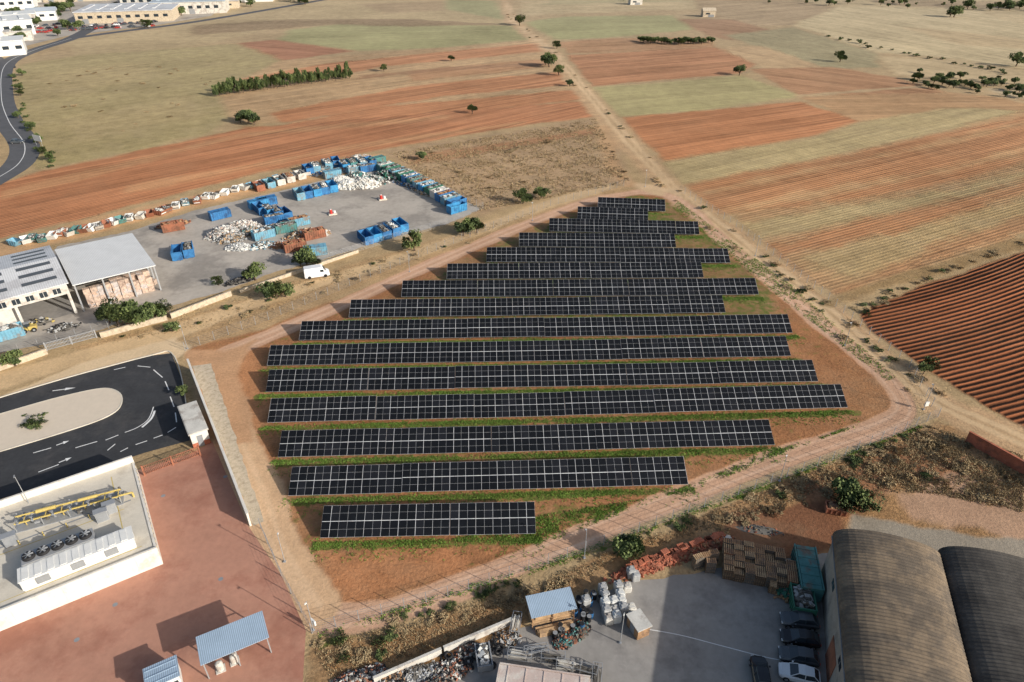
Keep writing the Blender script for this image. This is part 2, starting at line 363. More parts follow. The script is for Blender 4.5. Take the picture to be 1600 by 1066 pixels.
paint([(1120,74),(1190,72),(1290,106),(1195,108)], (178,147,109), .6, .05, .4, ((1120,74),(1290,108)), 1.2)
paint([(1170,108),(1300,104),(1400,122),(1480,145),(1320,162),(1250,150)], (163,119,84), .9, 0, .3, ((1180,115),(1460,150)), 1.2, PL('brown ploughed field with fine furrows'))
paint([(925,137),(1160,118),(1250,150),(1110,172),(970,182)], (160,148,102), .45, .36, .4, ((940,160),(1230,135)), 1.2, GR('greenish grass field between ploughed land'))
paint([(1550,140),(1700,150),(1700,180),(1590,165)], (178,157,125), .2, .1, .4, None, 2)
paint([(1250,150),(1480,145),(1700,165),(1700,200),(1500,200),(1340,190)], (171,133,94), .8, .05, .4, ((1250,180),(1600,175)), 1.6)
paint([(975,184),(1110,172),(1250,160),(1345,190),(1270,214),(1040,252),(1005,220)], (173,115,75), 1.0, 0, .15, ((1000,235),(1320,185)), 1.0, PL('orange-brown ploughed field with deep furrows'))
paint([(1035,255),(1280,212),(1345,190),(1480,168),(1620,172),(1480,205),(1250,255),(1065,290)], (168,148,106), .6, .26, .6, ((1050,275),(1450,185)), 1.4, GR('pale harvested strip between ploughed fields'))
paint([(1065,290),(1250,255),(1480,205),(1760,150),(1760,215),(1480,290),(1200,335),(1125,335)], (166,117,79), .95, 0, .4, ((1100,315),(1560,210)), 1.4, PL('broad brown field with shallow furrows'))
for a in ([(1090,300),(1480,218),(1700,165),(1700,170),(1480,226),(1100,306)], [(1120,328),(1480,262),(1700,205),(1700,212),(1480,270),(1130,334)]): paint(a, (178,145,103), .8, .05, .6, ((1100,315),(1560,210)), 1.6, alpha=.6)
paint([(1140,332),(1300,318),(1480,288),(1760,212),(1760,330),(1600,365),(1320,475),(1260,440),(1200,388)], (162,127,90), .9, .12, .75, ((1180,370),(1600,270)), 1.6, PL('tan field with shallow furrows and weeds'))
paint([(1160,350),(1480,300),(1760,235),(1760,262),(1480,318),(1190,372)], (166,148,106), .6, .3, .7, ((1200,385),(1600,280)), 2, None, alpha=.75)
paint([(1260,400),(1600,300),(1760,260),(1760,300),(1600,345),(1330,450)], (162,140,98), .6, .28, .9, ((1200,385),(1600,280)), 3, None, alpha=.75)
paint([(1200,384),(1500,312),(1700,255),(1700,274),(1500,334),(1220,402)], (158,108,72), .95, .03, .4, ((1200,385),(1600,280)), 1.8, None, alpha=.85)
paint([(1290,455),(1500,372),(1700,310),(1700,330),(1500,392),(1310,468)], (154,108,74), .9, .05, .5, ((1200,385),(1600,280)), 1.8, None, alpha=.75)
paint([(1342,488),(1430,452),(1760,340),(1760,760),(1600,672),(1500,612),(1400,548),(1350,512)], (118,70,43), 1.7, 0, .1, ((1345,490),(1600,440)), .6, PL('dark brown freshly ploughed field with curved furrows'), curve=-.0022)
# --- around the farm
paint([(100,545),(260,508),(420,452),(560,408),(700,368),(850,318),(960,285),(1000,300),(880,335),(640,420),(420,512),(300,548)], (170,138,99), .1, .36, .9, None, .8, ('scrubland', 'weedy verge along the plant fence', 'ground'))
paint([(300,548),(420,512),(640,420),(860,332),(990,296),(1060,310),(1150,390),(1240,455),(1300,510),(1370,560),(1440,630),(1400,672),(1250,712),(1000,812),(760,912),(560,975),(500,975),(440,860),(390,740),(340,620)], (155,106,69), .1, .6, .75, None, .8, ('farm_ground', 'reddish soil with weeds under the solar panels', 'ground'))
paint([(560,490),(700,430),(900,325),(1050,312),(1150,400),(1200,460),(1240,505),(1000,515),(600,525)], (132,104,68), .1, .82, .6, None, 2, alpha=.85)
paint([(500,860),(640,852),(800,856),(700,905),(560,945),(515,920)], (174,117,76), 0, .28, .6, None, 1.5)
paint([(850,800),(1080,765),(1230,700),(1330,660),(1380,650),(1200,712),(1000,795),(900,835)], (152,110,70), 0, .74, .6, None, 1.5)
paint([(1245,500),(1300,540),(1370,600),(1400,640),(1340,655),(1330,600),(1285,560)], (156,108,70), 0, .64, .7, None, 1.2)
paint([(355,560),(410,540),(415,700),(440,800),(470,870),(430,840),(370,650)], (176,121,80), 0, .28, .5, None, 1.2)
for A, B in row_lines:
    d = (B-A).normalized(); nr = Vector((-d.y, d.x))
    a, b2 = A-nr*.7-d*1.0, B-nr*.7+d*1.5
    paint([tuple(a), tuple(b2)], (0,0,0), veg=1.04, soft=.35, line=1.5, world=True, only='veg')
for a in ([(830,850),(960,800),(1050,790),(900,840),(800,870)], [(1060,318),(1100,345),(1130,385),(1110,385),(1080,350)], [(980,300),(1050,312),(1040,322),(960,312)], [(1010,330),(1090,348),(1060,368),(1000,345)], [(520,846),(830,840),(840,852),(540,862)]):
    paint(a, (0,0,0), veg=1.02, soft=.8, only='veg')
# scrub band along the bottom
paint([(470,1120),(490,1000),(620,985),(800,925),(1000,835),(1240,745),(1460,655),(1700,720),(1700,900),(1300,900),(1130,870),(980,890),(860,960),(700,1060),(560,1120)], (153,117,79), .1, .38, 1.0, None, .8, ('scrubland', 'weedy scrub with dry grass along the fence', 'ground'))
paint([(1240,760),(1450,690),(1520,720),(1600,780),(1500,760),(1400,750),(1300,800)], (146,103,72), 0, .25, .9, None, 1.5)
paint([(1140,800),(1290,790),(1310,850),(1240,868),(1140,842)], (121,81,57), 0, .05, .6, None, 1)
paint([(1400,770),(1560,745),(1700,800),(1700,860),(1430,815)], (174,138,112), 0, .03, .4, None, 1.5, ('gravel_ground', 'pinkish bare gravel behind the warehouse', 'ground'))
paint([(1340,812),(1420,820),(1700,860),(1700,900),(1330,860)], (145,135,122), 0, .02, .2, None, .6)
paint([(490,1000),(700,940),(900,868),(1240,742),(1450,660),(1450,664),(1240,750),(900,880),(700,955),(500,1015)], (0,0,0), veg=.9, soft=.4, only='veg')
# tracks
paint([(-60,612),(120,560),(260,522),(400,474),(520,436),(700,378),(850,322),(950,292)], (196,165,125), 0, .02, .25, None, .7, DP('pale dirt lane running along the yard wall'), line=5.0)
paint([(-40,640),(120,572),(270,530),(290,545),(270,560),(120,592),(-40,650)], (204,177,142), 0, 0, .1, None, .6, DP('pale gravel apron beside the asphalt'))
TR = [(783,-40),(795,20),(815,45),(860,80),(905,135),(960,200),(1005,250),(1055,300),(1150,378),(1270,470),(1360,550),(1450,622),(1540,665),(1700,735)]
paint(TR, (183,149,112), .1, .16, .7, None, 1.0, DP('long dirt farm track crossing the fields'), line=9)
paint([(u+(5 if v > 90 else 2), v) for u, v in TR], (200,169,131), 0, 0, .15, None, .5, None, line=4.0)
paint([(u+(5 if v > 90 else 2), v) for u, v in TR], (168,136,99), 0, .3, .4, None, .3, None, line=.9, alpha=.7)
paint([(985,290),(960,262),(940,200)], (180,143,105), 0, .05, .4, None, .8, None, line=5)
paint([(1290,475),(1390,440),(1500,410),(1700,345)], (144,117,80), .1, .38, .9, None, .8, None, line=4)
paint([(1250,150),(1480,135),(1600,160)], (176,149,112), .1, .1, .5, None, 1, None, line=3)
RG = [(1000,300),(930,312),(860,336),(770,372),(640,428),(520,482),(420,525),(345,560),(335,600),(365,680),(400,760),(435,850),(475,925),(515,965),(600,958),(700,925),(800,885),(900,842),(1000,802),(1100,762),(1200,722),(1300,690),(1375,668),(1412,640),(1390,598),(1330,545),(1270,497),(1220,452),(1170,410),(1120,368),(1080,328),(1040,305),(1000,300)]
paint(RG, (190,149,121), 0, .03, .22, None, .35, DP('pinkish gravel service path circling the solar field'), line=4.3)
RW = [Vector(w) for w in smoothline(pxs(RG), 4)]
for o_ in (-.9, .9):
    L_ = []
    for i in range(len(RW)):
        d = (RW[min(i+1, len(RW)-1)]-RW[max(i-1, 0)]).normalized(); L_.append((RW[i].x-d.y*o_, RW[i].y+d.x*o_))
    paint(L_, (206,170,144), 0, 0, .12, None, .2, None, line=.7, alpha=.7, world=True)
paint([(335,600),(368,690),(405,775),(440,865),(490,945)], (196,159,123), 0, .02, .25, None, .6, None, line=6.2)
for dx_ in (-9, 9): paint([(335+dx_,600),(368+dx_,690),(405+dx_,775),(440+dx_,865),(490+dx_,945)], (208,175,141), 0, 0, .1, None, .25, None, line=.8, alpha=.6)
paint([(300,552),(350,552),(400,530),(370,580),(395,690),(340,700)], (187,143,106), 0, .03, .3, None, .7, None)
paint([(1030,303),(1000,290),(1055,300)], (196,165,129), 0, 0, .1, None, .6, None, line=4)
# haze painted into the ground colours: paler and greyer with distance
haze = np.clip((gy-200)/1400, 0, .25)[:,None]; gcol = gcol*(1-haze)+np.array([.47,.415,.335])*haze

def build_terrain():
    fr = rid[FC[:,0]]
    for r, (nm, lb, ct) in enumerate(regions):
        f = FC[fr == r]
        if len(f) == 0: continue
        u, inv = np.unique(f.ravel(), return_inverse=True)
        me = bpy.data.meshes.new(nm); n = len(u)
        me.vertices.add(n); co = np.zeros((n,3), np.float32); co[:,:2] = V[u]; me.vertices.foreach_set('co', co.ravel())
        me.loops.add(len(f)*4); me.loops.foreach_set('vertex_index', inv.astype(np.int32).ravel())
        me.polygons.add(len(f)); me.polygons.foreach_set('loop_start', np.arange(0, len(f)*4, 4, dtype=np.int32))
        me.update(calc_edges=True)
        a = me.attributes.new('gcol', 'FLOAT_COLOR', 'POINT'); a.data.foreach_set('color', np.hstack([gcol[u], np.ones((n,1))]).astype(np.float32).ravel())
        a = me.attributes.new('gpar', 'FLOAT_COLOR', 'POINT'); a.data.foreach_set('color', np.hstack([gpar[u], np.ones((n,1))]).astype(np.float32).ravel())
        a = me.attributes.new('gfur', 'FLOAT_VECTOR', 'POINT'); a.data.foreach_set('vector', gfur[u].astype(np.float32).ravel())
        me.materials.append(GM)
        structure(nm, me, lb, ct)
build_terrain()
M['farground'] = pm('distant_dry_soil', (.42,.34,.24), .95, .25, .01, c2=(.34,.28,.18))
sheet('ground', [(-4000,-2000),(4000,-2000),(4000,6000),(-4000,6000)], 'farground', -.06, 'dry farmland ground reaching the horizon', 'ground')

# ---------------------------------------------------------------- hard surfaces
sheet('container_yard_pavement', pxs([(30,432),(90,385),(200,362),(300,330),(440,298),(520,278),(590,262),(640,280),(690,298),(752,326),(700,350),(600,376),(520,400),(500,408),(430,425),(350,455),(250,482),(160,515),(60,540),(-40,560),(-60,450)]), 'yard', .012, 'stained grey-beige concrete yard of the recycling site', 'pavement', .3)
sheet('warehouse_yard_pavement', pxs([(560,1120),(700,1055),(800,990),(905,945),(985,908),(1070,898),(1140,885),(1240,872),(1330,860),(1330,1200),(560,1200)]), 'yard2', .012, 'grey concrete yard beside the arched warehouse', 'pavement', .25)
sheet('red_yard_pavement', pxs([(215,735),(300,708),(332,690),(388,822),(440,900),(478,985),(470,1120),(-120,1120),(-120,1030),(0,985),(255,880)]), 'redyard', .012, 'red gravel-like paving of the gas compound', 'pavement')
sheet('asphalt_road', pxs([(-60,640),(100,592),(235,556),(268,552),(285,595),(298,688),(225,708),(150,733),(-80,805)]), 'asphalt', .012, 'fresh black asphalt turning area', 'road')
isl = [(-60,668),(0,648),(80,625),(140,611),(170,608),(188,616),(190,630),(180,644),(150,659),(80,682),(0,706),(-60,726)]
ip = smoothline(pxs(isl+[isl[0]]), 4)[:-1]
b = MB(); n = len(ip); b.add([(x,y,.0) for x,y in ip]+[(x,y,.14) for x,y in ip], [(i,(i+1)%n,n+(i+1)%n,n+i) for i in range(n)]+[tuple(range(n,2*n))])
structure('paved_island', b.mesh('paved_island', ['paving']), 'beige paved traffic island with rounded end', 'pavement')
def kerb(pts, h=.15, w=.18, px=True, z0=0):
    L = smoothline(pxs(pts) if px else pts, 4); b = MB(); secs = []
    for i, p in enumerate(L):
        a = Vector(L[max(0,i-1)]); c = Vector(L[min(len(L)-1,i+1)]); d = (c-a).normalized(); nx, ny = -d.y*w/2, d.x*w/2
        secs.append([(p[0]+nx,p[1]+ny,z0),(p[0]-nx,p[1]-ny,z0),(p[0]-nx,p[1]-ny,z0+h),(p[0]+nx,p[1]+ny,z0+h)])
    b.loft(secs); structure('kerb', b.mesh('kerb', ['concrete']), 'pale concrete kerb edging', 'kerb')
kerb(isl[1:-1], .165, .2)
kerb([(-60,640),(100,592),(235,556),(268,552),(285,595),(298,688)])
ribbon('road', pxs([(150,40),(112,60),(50,80),(8,102),(2,150),(14,190),(38,225),(30,255),(-10,282),(-80,320)]), 9, 'asphalt2', .03, 'curving asphalt country road past the fields', 'road')
ribbon('road', pxs([(-80,30),(0,100),(8,102)]), 8, 'asphalt2', .026, 'asphalt side road near industrial buildings', 'road')
ribbon('road', pxs([(112,60),(200,48),(300,35),(420,15),(560,-10)]), 7, 'asphalt2', .022, 'asphalt road in front of the industrial estate', 'road')
ribbon('road_marking', pxs([(112,60),(50,80),(8,102),(2,150),(14,190),(38,225),(30,255),(-10,282)]), .25, 'line', .045, 'white centre line of the country road', 'road marking')
sheet('industrial_estate_pavement', pxs([(-60,-30),(400,-30),(330,25),(240,40),(105,56),(40,72),(-60,90)]), 'yard', .012, 'pale concrete ground of the industrial estate', 'pavement')
def marks():
    def seg(name, a, b_, wd, lb, z=.02):
        A = Vector(P(*a)); B = Vector(P(*b_)); d = (B-A).normalized(); nr = Vector((-d.y, d.x))*wd/2
        pts = [A+nr, B+nr, B-nr, A-nr]
        sheet(name, [(p.x,p.y) for p in pts], 'line', z, lb, 'road marking')
    for a, b_ in (((52,708),(80,700)),((60,738),(92,726)),((118,700),(152,690)),((165,688),(185,680)),((178,578),(196,574)),((168,704),(180,694)),((215,572),(235,574)),((240,578),(254,590)),((258,596),(264,610)),((266,620),(272,636)),((274,645),(276,660)),((275,668),(262,676)),((254,680),(240,685)),((230,689),(212,695)),((200,700),(188,706))):
        seg('road_marking', a, b_, .17, 'white dashed line painted on black asphalt')
    for a in (((82,611),(118,606)),((88,696),(108,689)),((92,723),(112,715))):
        A = Vector(P(*a[0])); B = Vector(P(*a[1])); d = (B-A).normalized(); nr = Vector((-d.y, d.x))
        c = A+d*(B-A).length*.55
        pts = [A+nr*.1, c+nr*.1, c+nr*.38, B, c-nr*.38, c-nr*.1, A-nr*.1]
        sheet('road_marking', [(p.x,p.y) for p in pts], 'line', .02, 'white turn arrow painted on black asphalt', 'road marking')
    ribbon('road_marking', pxs([(195,676),(215,668),(232,655),(240,636)]), .15, 'line', .02, 'white curved edge line on asphalt', 'road marking')
    ribbon('road_marking', pxs([(222,668),(236,655),(242,642)]), .35, 'line', .024, 'white hatched gore marking on asphalt', 'road marking')
    ribbon('road_marking', pxs([(990,980),(1060,992),(1130,1010),(1200,1028),(1240,1034)]), .1, 'line', .02, 'thin pale line on the concrete yard', 'road marking')
marks()

# ---------------------------------------------------------------- solar rows
TILT = R(26); MH = 2.1
for ri, (A, B) in enumerate(row_lines):
    L = (B-A).length; ang = math.atan2(B.y-A.y, B.x-A.x)
    ncol = int(round(L/1.134)); MW = (L-.05*ncol/14)/ncol
    t = top('solar_panel_row', 'long row of tilted dark solar panels on steel posts', 'solar panels', (A.x, A.y, 0), ang, 'rows of ground-mounted solar panels')
    c0 = 0; x = 0.0; dz = 0
    fr = MB()
    while c0 < ncol:
        k = min(random.choice((13,14,14,15)), ncol-c0)
        if ncol-c0-k < 4: k = ncol-c0
        mb = MB(); dz = .5*dz+random.uniform(-.09, .09); tl = TILT+random.uniform(-.015, .015)
        ct, st = math.cos(tl), math.sin(tl)
        def pt(xx, s, hgt=0): return (xx, s*ct-hgt*st, .65+dz+s*st+hgt*ct)
        SL = 2*MH+.04
        vs = [pt(0,0,-.04),pt(k*MW,0,-.04),pt(k*MW,SL,-.04),pt(0,SL,-.04),pt(0,0,0),pt(k*MW,0,0),pt(k*MW,SL,0),pt(0,SL,0)]
        mb.add(vs, [(0,3,2,1),(4,5,6,7),(0,1,5,4),(1,2,6,5),(2,3,7,6),(3,0,4,7)], 0)
        ph = random.randint(0, 1); gs = random.uniform(.018, .032)
        for c in range(k):
            ev = (c+ph) % 2 == 0
            lw = .032 if ev else .011; rw = .011 if ev else .032
            if random.random() < .2: lw = rw = .012
            for r in range(2):
                s0 = r*(MH+.04)+(gs if r else .02); s1 = (r+1)*MH+r*.04-(.02 if r else gs); sm = (s0+s1)/2
                cm = 1 if random.random() < .75 else 2
                xa = c*MW+lw; xb = (c+1)*MW-rw; g = .009
                for q0, q1 in ((s0, sm-g), (sm+g, s1)):
                    mb.add([pt(xa,q0,.004),pt(xb,q0,.004),pt(xb,q1,.004),pt(xa,q1,.004)], [(0,1,2,3)], cm)
        link('solar_table', mb.mesh('solar_table', ['alu','cell','cell2']), t, (x, 0, 0))
        nps = max(2, int(k*MW/3.6))
        for i in range(nps):
            px = x+.6+(k*MW-1.2)*i/(nps-1)
            for s in (.9, 3.2):
                fr.box(px-.05, s*ct-.05, -.1, px+.05, s*ct+.05, .58+dz+s*st)
        for s in (.6, 1.6, 2.6, 3.6):
            fr.cyl((x, s*ct, .59+dz+s*st), (x+k*MW, s*ct, .59+dz+s*st), .035, n=4)
        x += k*MW+random.choice((.02,.03,.10)); c0 += k
    link('support_frame', fr.mesh('support_frame', ['steel']), t)

# ---------------------------------------------------------------- vegetation
def leafblob(mb, cx, cy, cz, rx, rz, n, ls, mats):
    for i in range(n):
        th = random.uniform(0, 2*math.pi); ph = math.acos(random.uniform(-.75, 1)); r = random.uniform(.5, 1.12)
        x = cx+rx*r*math.sin(ph)*math.cos(th); y = cy+rx*r*math.sin(ph)*math.sin(th); z = cz+rz*r*math.cos(ph)
        if z < .05: z = .05
        a = Vector((random.gauss(0,1), random.gauss(0,1), random.gauss(0,1))).normalized(); b2 = a.orthogonal().normalized()
        a, b2 = a*ls*random.uniform(.6,1.3), b2*ls*random.uniform(.4,1.0); p = Vector((x,y,z))
        mb.add([p-a, p+b2, p+a*.9, p-b2], [(0,1,2,3)], random.choice(mats))
def make_tree(seed, rx, ht, mats, n=1100, ls=.16, trunkh=.35, lab='', name='tree', cat='tree', k=9, spread=.8):
    random.seed(seed)
    t = top(name, lab, cat, (0,0,-50))
    tb = MB(); th = ht*trunkh
    tb.cyl((0,0,-.1), (.08,.05,th), .16, .11, 7)
    cr = MB()
    for i in range(k):
        a = i*2.4; d = rx*random.uniform(.3,spread)*(0 if i == 0 else 1)
        z = th+(ht-th)*random.uniform(.2,.75); s = random.uniform(.28,.52)
        x, y = d*math.cos(a), d*math.sin(a)
        tb.cyl((.05,.03,th*.85), (x*.8,y*.8,z), .07, .02, 5)
        mm = random.choice(([0,0,1],[0,1,1],[1,1,2],[1,2,2]))
        leafblob(cr, x, y, z, rx*s, (ht-th)*s*.62, n//k, ls, mm)
    link('trunk', tb.mesh('trunk', ['bark']), t); link('crown', cr.mesh('crown', mats), t)
    random.seed(seed+99); return t
GRN = ['leafd','leafm','leafl']
protos = [make_tree(i, 1.7, 3.0, GRN, 1300, .17, .22, 'rounded dark green bushy tree on dry ground') for i in (1,2,3,4)]
shr = [make_tree(10+i, 1.1, 1.1, GRN, 560, .13, .1, 'low green bush on dry weedy ground', 'bush', 'bush', 7, 1.1) for i in (1,2,3)]
dry = [make_tree(20+i, 1.1, .6, ['dryleaf','dryleaf2','dryleaf2'], 380, .12, .1, 'low dry brownish bush among weeds', 'dry_bush', 'bush', 7, 1.3) for i in (1,2,3,4)]
pyr = [make_tree(30+i, .9, 4.2, GRN, 1100, .17, .15, 'slender young dark green tree in a planted row', 'young_tree') for i in (1,2,3)]
def put(pl, u, v, sc=1.0, label=None, group=None, vary=True):
    x, y = P(u, v); s = sc*(random.uniform(.85,1.15) if vary else 1)
    clone(random.choice(pl), (x, y, 0), random.uniform(0, 6.28), (s*random.uniform(.8,1.25), s, s*random.uniform(.85,1.1)), label, group)
for u, v, s in ((388,192,2.0),(376,192,1.5),(398,196,1.5),(858,105,2.2),(873,118,1.8),(852,102,1.5),(738,178,1.3),(1312,97,1.6),(1490,27,3.0),(1484,27,2.0),(1587,104,2.6),(812,40,2.2),(890,135,1.0),
                (817,318,1.6),(846,310,1.4),(735,366,1.4),(724,368,1.3),(745,364,1.3),(648,392,1.4),(480,418,1.6),(470,416,1.2),(490,418,1.2),(433,466,1.5),(422,468,1.2),(446,464,1.2),(400,438,1.2),(342,446,1.0),
                (172,505,1.3),(185,510,1.7),(200,512,1.8),(215,508,1.7),(228,504,1.3),(243,500,1.4),(255,494,1.1),(270,518,.8),(25,572,1.0),(286,618,.7),
                (990,868,1.2),(976,872,1.0),(1330,792,1.4),(1315,782,1.2),(1348,800,1.2),(1318,795,1.0),(660,250,.9),(1155,118,1.6),(870,76,1.7),(1450,578,.9),(1442,585,.8),(705,96,1.1),(600,112,1.0)):
    put(protos, u, v, s)
for i in range(40):
    f = i/39; put(pyr, 338+f*208, 150-f*27+random.uniform(-1,1), random.uniform(.9,1.3), group='planted row of trees between fields')
for i in range(38):
    f = i/37; put(pyr, 345+f*203, 143-f*25+random.uniform(-2,2), random.uniform(1.0,1.5), group='planted row of trees between fields')
for i in range(22):
    f = i/21; put(protos, 1000+f*112+random.uniform(-2,2), 70-abs(f-.5)*6+random.uniform(-2,2), 1.2, 'rounded green tree in a field hedge', 'hedge trees between distant fields')
for i in range(56):
    f = i/55; put(protos, 1425+f*195+random.uniform(-3,3), 122+f*22+random.uniform(-10,14), random.uniform(.6,1.25), 'rounded green bush in a hedgerow', 'hedgerow bushes')
for i in range(20):
    put(shr, 1290+i*15+random.uniform(-9,9), 58+i*3.1+random.uniform(-2,2), random.uniform(.8,1.6), 'small bush on a field boundary', 'hedgerow bushes')
for i in range(34):
    u = random.uniform(1200,1620); put(protos, u, 3+(u-1200)*.03+random.uniform(-5,4), random.uniform(.8,2.2), 'distant dark green tree on field edge', 'distant trees')
for i in range(8): put(protos, random.uniform(900,1200), random.uniform(-12,6), random.uniform(.8,1.8), 'distant dark green tree on field edge', 'distant trees')
for u, v, s, k in ((82,24,16,16),(55,38,8,7),(100,18,12,10),(280,22,10,5),(330,8,25,10),(20,24,14,8),(390,4,30,9),(215,4,40,10),(30,62,6,5),(470,-4,40,8),(110,50,30,7),(230,34,20,5)):
    for i in range(k): put(protos, u+random.gauss(0,s*.6), v+random.gauss(0,s*.22), random.uniform(1.0,2.3), 'dark green tree among industrial buildings', 'trees in the industrial estate')
for i in range(30):
    f = i/29; pts = [(25,118),(22,150),(40,195),(62,235),(80,258)]; k = f*3.999; j = int(k); q = k-j
    put(shr if i % 4 else protos, pts[j][0]*(1-q)+pts[j+1][0]*q+random.uniform(-6,12), pts[j][1]*(1-q)+pts[j+1][1]*q+random.uniform(-5,5), random.uniform(.6,1.3))
for i in range(len(TR)-4):
    for j in range(4):
        q = random.random(); u = TR[i+1][0]*(1-q)+TR[i+2][0]*q; v = TR[i+1][1]*(1-q)+TR[i+2][1]*q
        put(shr if random.random() < .25 else dry, u+random.choice((-1,1))*random.uniform(9,16)*(.35+v/450), v, random.uniform(.5,1.0))
def polyscatter(poly, n, pl, s0, s1, label=None):
    W = pxs(poly); xs = [p[0] for p in W]; ys = [p[1] for p in W]; k = 0
    while k < n:
        x = random.uniform(min(xs), max(xs)); y = random.uniform(min(ys), max(ys))
        if sd_poly(np.array([x]), np.array([y]), W)[0] > .4:
            s = random.uniform(s0, s1)*random.uniform(.7,1); clone(random.choice(pl), (x,y,0), random.uniform(0,6.28), (s*random.uniform(.7,1.4),s,s*random.uniform(.7,1.1)), label); k += 1
polyscatter([(490,1000),(700,940),(900,872),(1100,800),(1300,725),(1450,665),(1600,712),(1590,735),(1480,700),(1300,790),(1120,835),(980,860),(820,955),(600,1050),(500,1060)], 110, shr[:1]+dry*2, .4, 1.0)
polyscatter([(490,1000),(900,872),(1450,665),(1450,675),(1000,850),(520,1020)], 22, shr, .3, .6)
polyscatter([(1330,740),(1440,690),(1500,700),(1590,745),(1600,800),(1500,775),(1400,770)], 34, shr[:1]+dry*2, .5, 1.2)
polyscatter([(130,530),(350,470),(500,430),(740,365),(760,375),(520,455),(300,530)], 40, shr+dry+dry, .4, .9)
polyscatter([(640,245),(930,190),(975,240),(980,280),(830,305),(750,325)], 30, dry, .6, 1.1)
polyscatter([(1330,480),(1420,440),(1600,375),(1600,385),(1430,452),(1350,495),(1400,545),(1380,545)], 34, shr+dry*3, .5, .9)
polyscatter([(1180,400),(1280,490),(1400,590),(1440,600),(1300,480),(1200,400)], 18, shr, .4, .8)
polyscatter([(60,110),(430,100),(350,180),(80,250)], 30, dry, .6, 1.2)
for i in range(9): put(shr, 38+random.uniform(0,34), 655+random.uniform(-6,14), .35)
for u, v in ((55,668),(62,665),(48,664)): put(shr, u, v, .9, 'spiky ornamental bush planted in paved island')

def tufts(name, pts, s, mats, label, blades=4):
    pts = np.array(pts); n = len(pts)*blades
    base = np.repeat(pts, blades, 0)+rng.normal(0, s*.6, (n,2)); a = rng.uniform(0, 2*np.pi, n)
    w = s*.32; h = s*rng.uniform(.4, 1.1, n); dx, dy = np.cos(a)*w, np.sin(a)*w; ln = rng.normal(0, s*.4, (n,2))
    co = np.zeros((n,3,3), np.float32)
    co[:,0,0] = base[:,0]-dx; co[:,0,1] = base[:,1]-dy; co[:,1,0] = base[:,0]+dx; co[:,1,1] = base[:,1]+dy
    co[:,2,0] = base[:,0]+ln[:,0]; co[:,2,1] = base[:,1]+ln[:,1]; co[:,2,2] = h
    me = bpy.data.meshes.new(name); me.vertices.add(3*n); me.vertices.foreach_set('co', co.ravel())
    me.loops.add(3*n); me.loops.foreach_set('vertex_index', np.arange(3*n, dtype=np.int32))
    me.polygons.add(n); me.polygons.foreach_set('loop_start', np.arange(0, 3*n, 3, dtype=np.int32))
    for m in mats: me.materials.append(M[m])
    me.polygons.foreach_set('material_index', rng.integers(0, len(mats), n).astype(np.int32)); me.update(calc_edges=True)
    o = link(name, me); o['kind'] = 'stuff'; o['label'] = label; o['category'] = 'grass'
pts = []
for A, B in row_lines:
    d = (B-A); L = d.length; d.normalize(); nr = Vector((-d.y, d.x))
    for i in range(int(L*52)):
        x = random.uniform(-1, L+1)
        if math.sin(x*.35+A.y)+math.sin(x*.13+A.y*2)+random.gauss(0,.8) < -1.3: continue
        off_ = -abs(random.gauss(0,.7))-.05 if random.random() < .75 else random.uniform(-3.4, .6)
        q = A+d*x+nr*off_; pts.append((q.x,q.y))
tufts('green_grass', pts, .19, ['grassg','grassg2','grassg2'], 'green grass growing between the panel rows')
def pscatter(poly, n):
    W = pxs(poly); xs = [p[0] for p in W]; ys = [p[1] for p in W]
    x = rng.uniform(min(xs), max(xs), n); y = rng.uniform(min(ys), max(ys), n)
    m = (sd_poly(x, y, W) > 0) & (wob(x*1.7, y*1.7)+rng.normal(0,.35,n) > -.1)
    return np.stack([x[m], y[m]], 1)
tufts('green_grass', np.concatenate([pscatter([(850,805),(1080,768),(1230,705),(1370,655),(1200,708),(1000,790),(900,830),(850,850),(700,845)], 90000), pscatter([(1060,315),(1230,440),(1400,590),(1385,595),(1200,450),(1050,325)], 24000), pscatter([(500,1000),(900,875),(1440,670),(1440,664),(900,862),(495,990)], 90000)]), .2, ['grassg','grassg2'], 'fresh green grass beside the service path')
tufts('dry_grass', np.concatenate([pscatter([(490,1010),(800,925),(1100,805),(1450,665),(1600,712),(1600,745),(1440,700),(1200,800),(980,865),(800,970),(520,1066)], 60000), pscatter([(1300,770),(1450,680),(1600,740),(1600,800),(1450,770)], 20000), pscatter([(100,548),(350,470),(740,360),(900,310),(700,385),(400,500)], 16000)]), .22, ['dryleaf','dryleaf2','dryleaf2'], 'dry straw-coloured weeds along the fences')
tufts('dry_grass', pscatter([(610,240),(930,186),(985,285),(750,330)], 20000), .38, ['dryleaf','dryleaf2','dryleaf2'], 'brown dry weeds beside the container yard')

# ---------------------------------------------------------------- fences, walls, poles
def fence(pts, label, h=1.9, sp=2.6, px=True, mat='steel'):
    W = [Vector(p) for p in (pxs(pts) if px else pts)]
    t = top('wire_fence', label, 'fence', (W[0].x, W[0].y, 0))
    pm_ = MB().box(-.035,-.035,0,.035,.035,h).mesh('post', [mat]); wr = MB(); k = 0
    for A, B in zip(W[:-1], W[1:]):
        L = (B-A).length; n = max(1, int(L/sp))
        for i in range(n):
            q = A+(B-A)*i/n-W[0]
            if k < 100: link('post', pm_, t, (q.x, q.y, 0)); k += 1
            else: wr.box(q.x-.035,q.y-.035,0,q.x+.035,q.y+.035,h)
        a = A-W[0]; c = B-W[0]
        for z in (.1,.45,.8,1.15,1.5,h-.05): wr.cyl((a.x,a.y,z), (c.x,c.y,z), .012, n=3)
    link('wire', wr.mesh('wire', [mat]), t); return t
fence([(408,826),(440,900),(488,988)], 'thin steel wire fence beside the red yard')
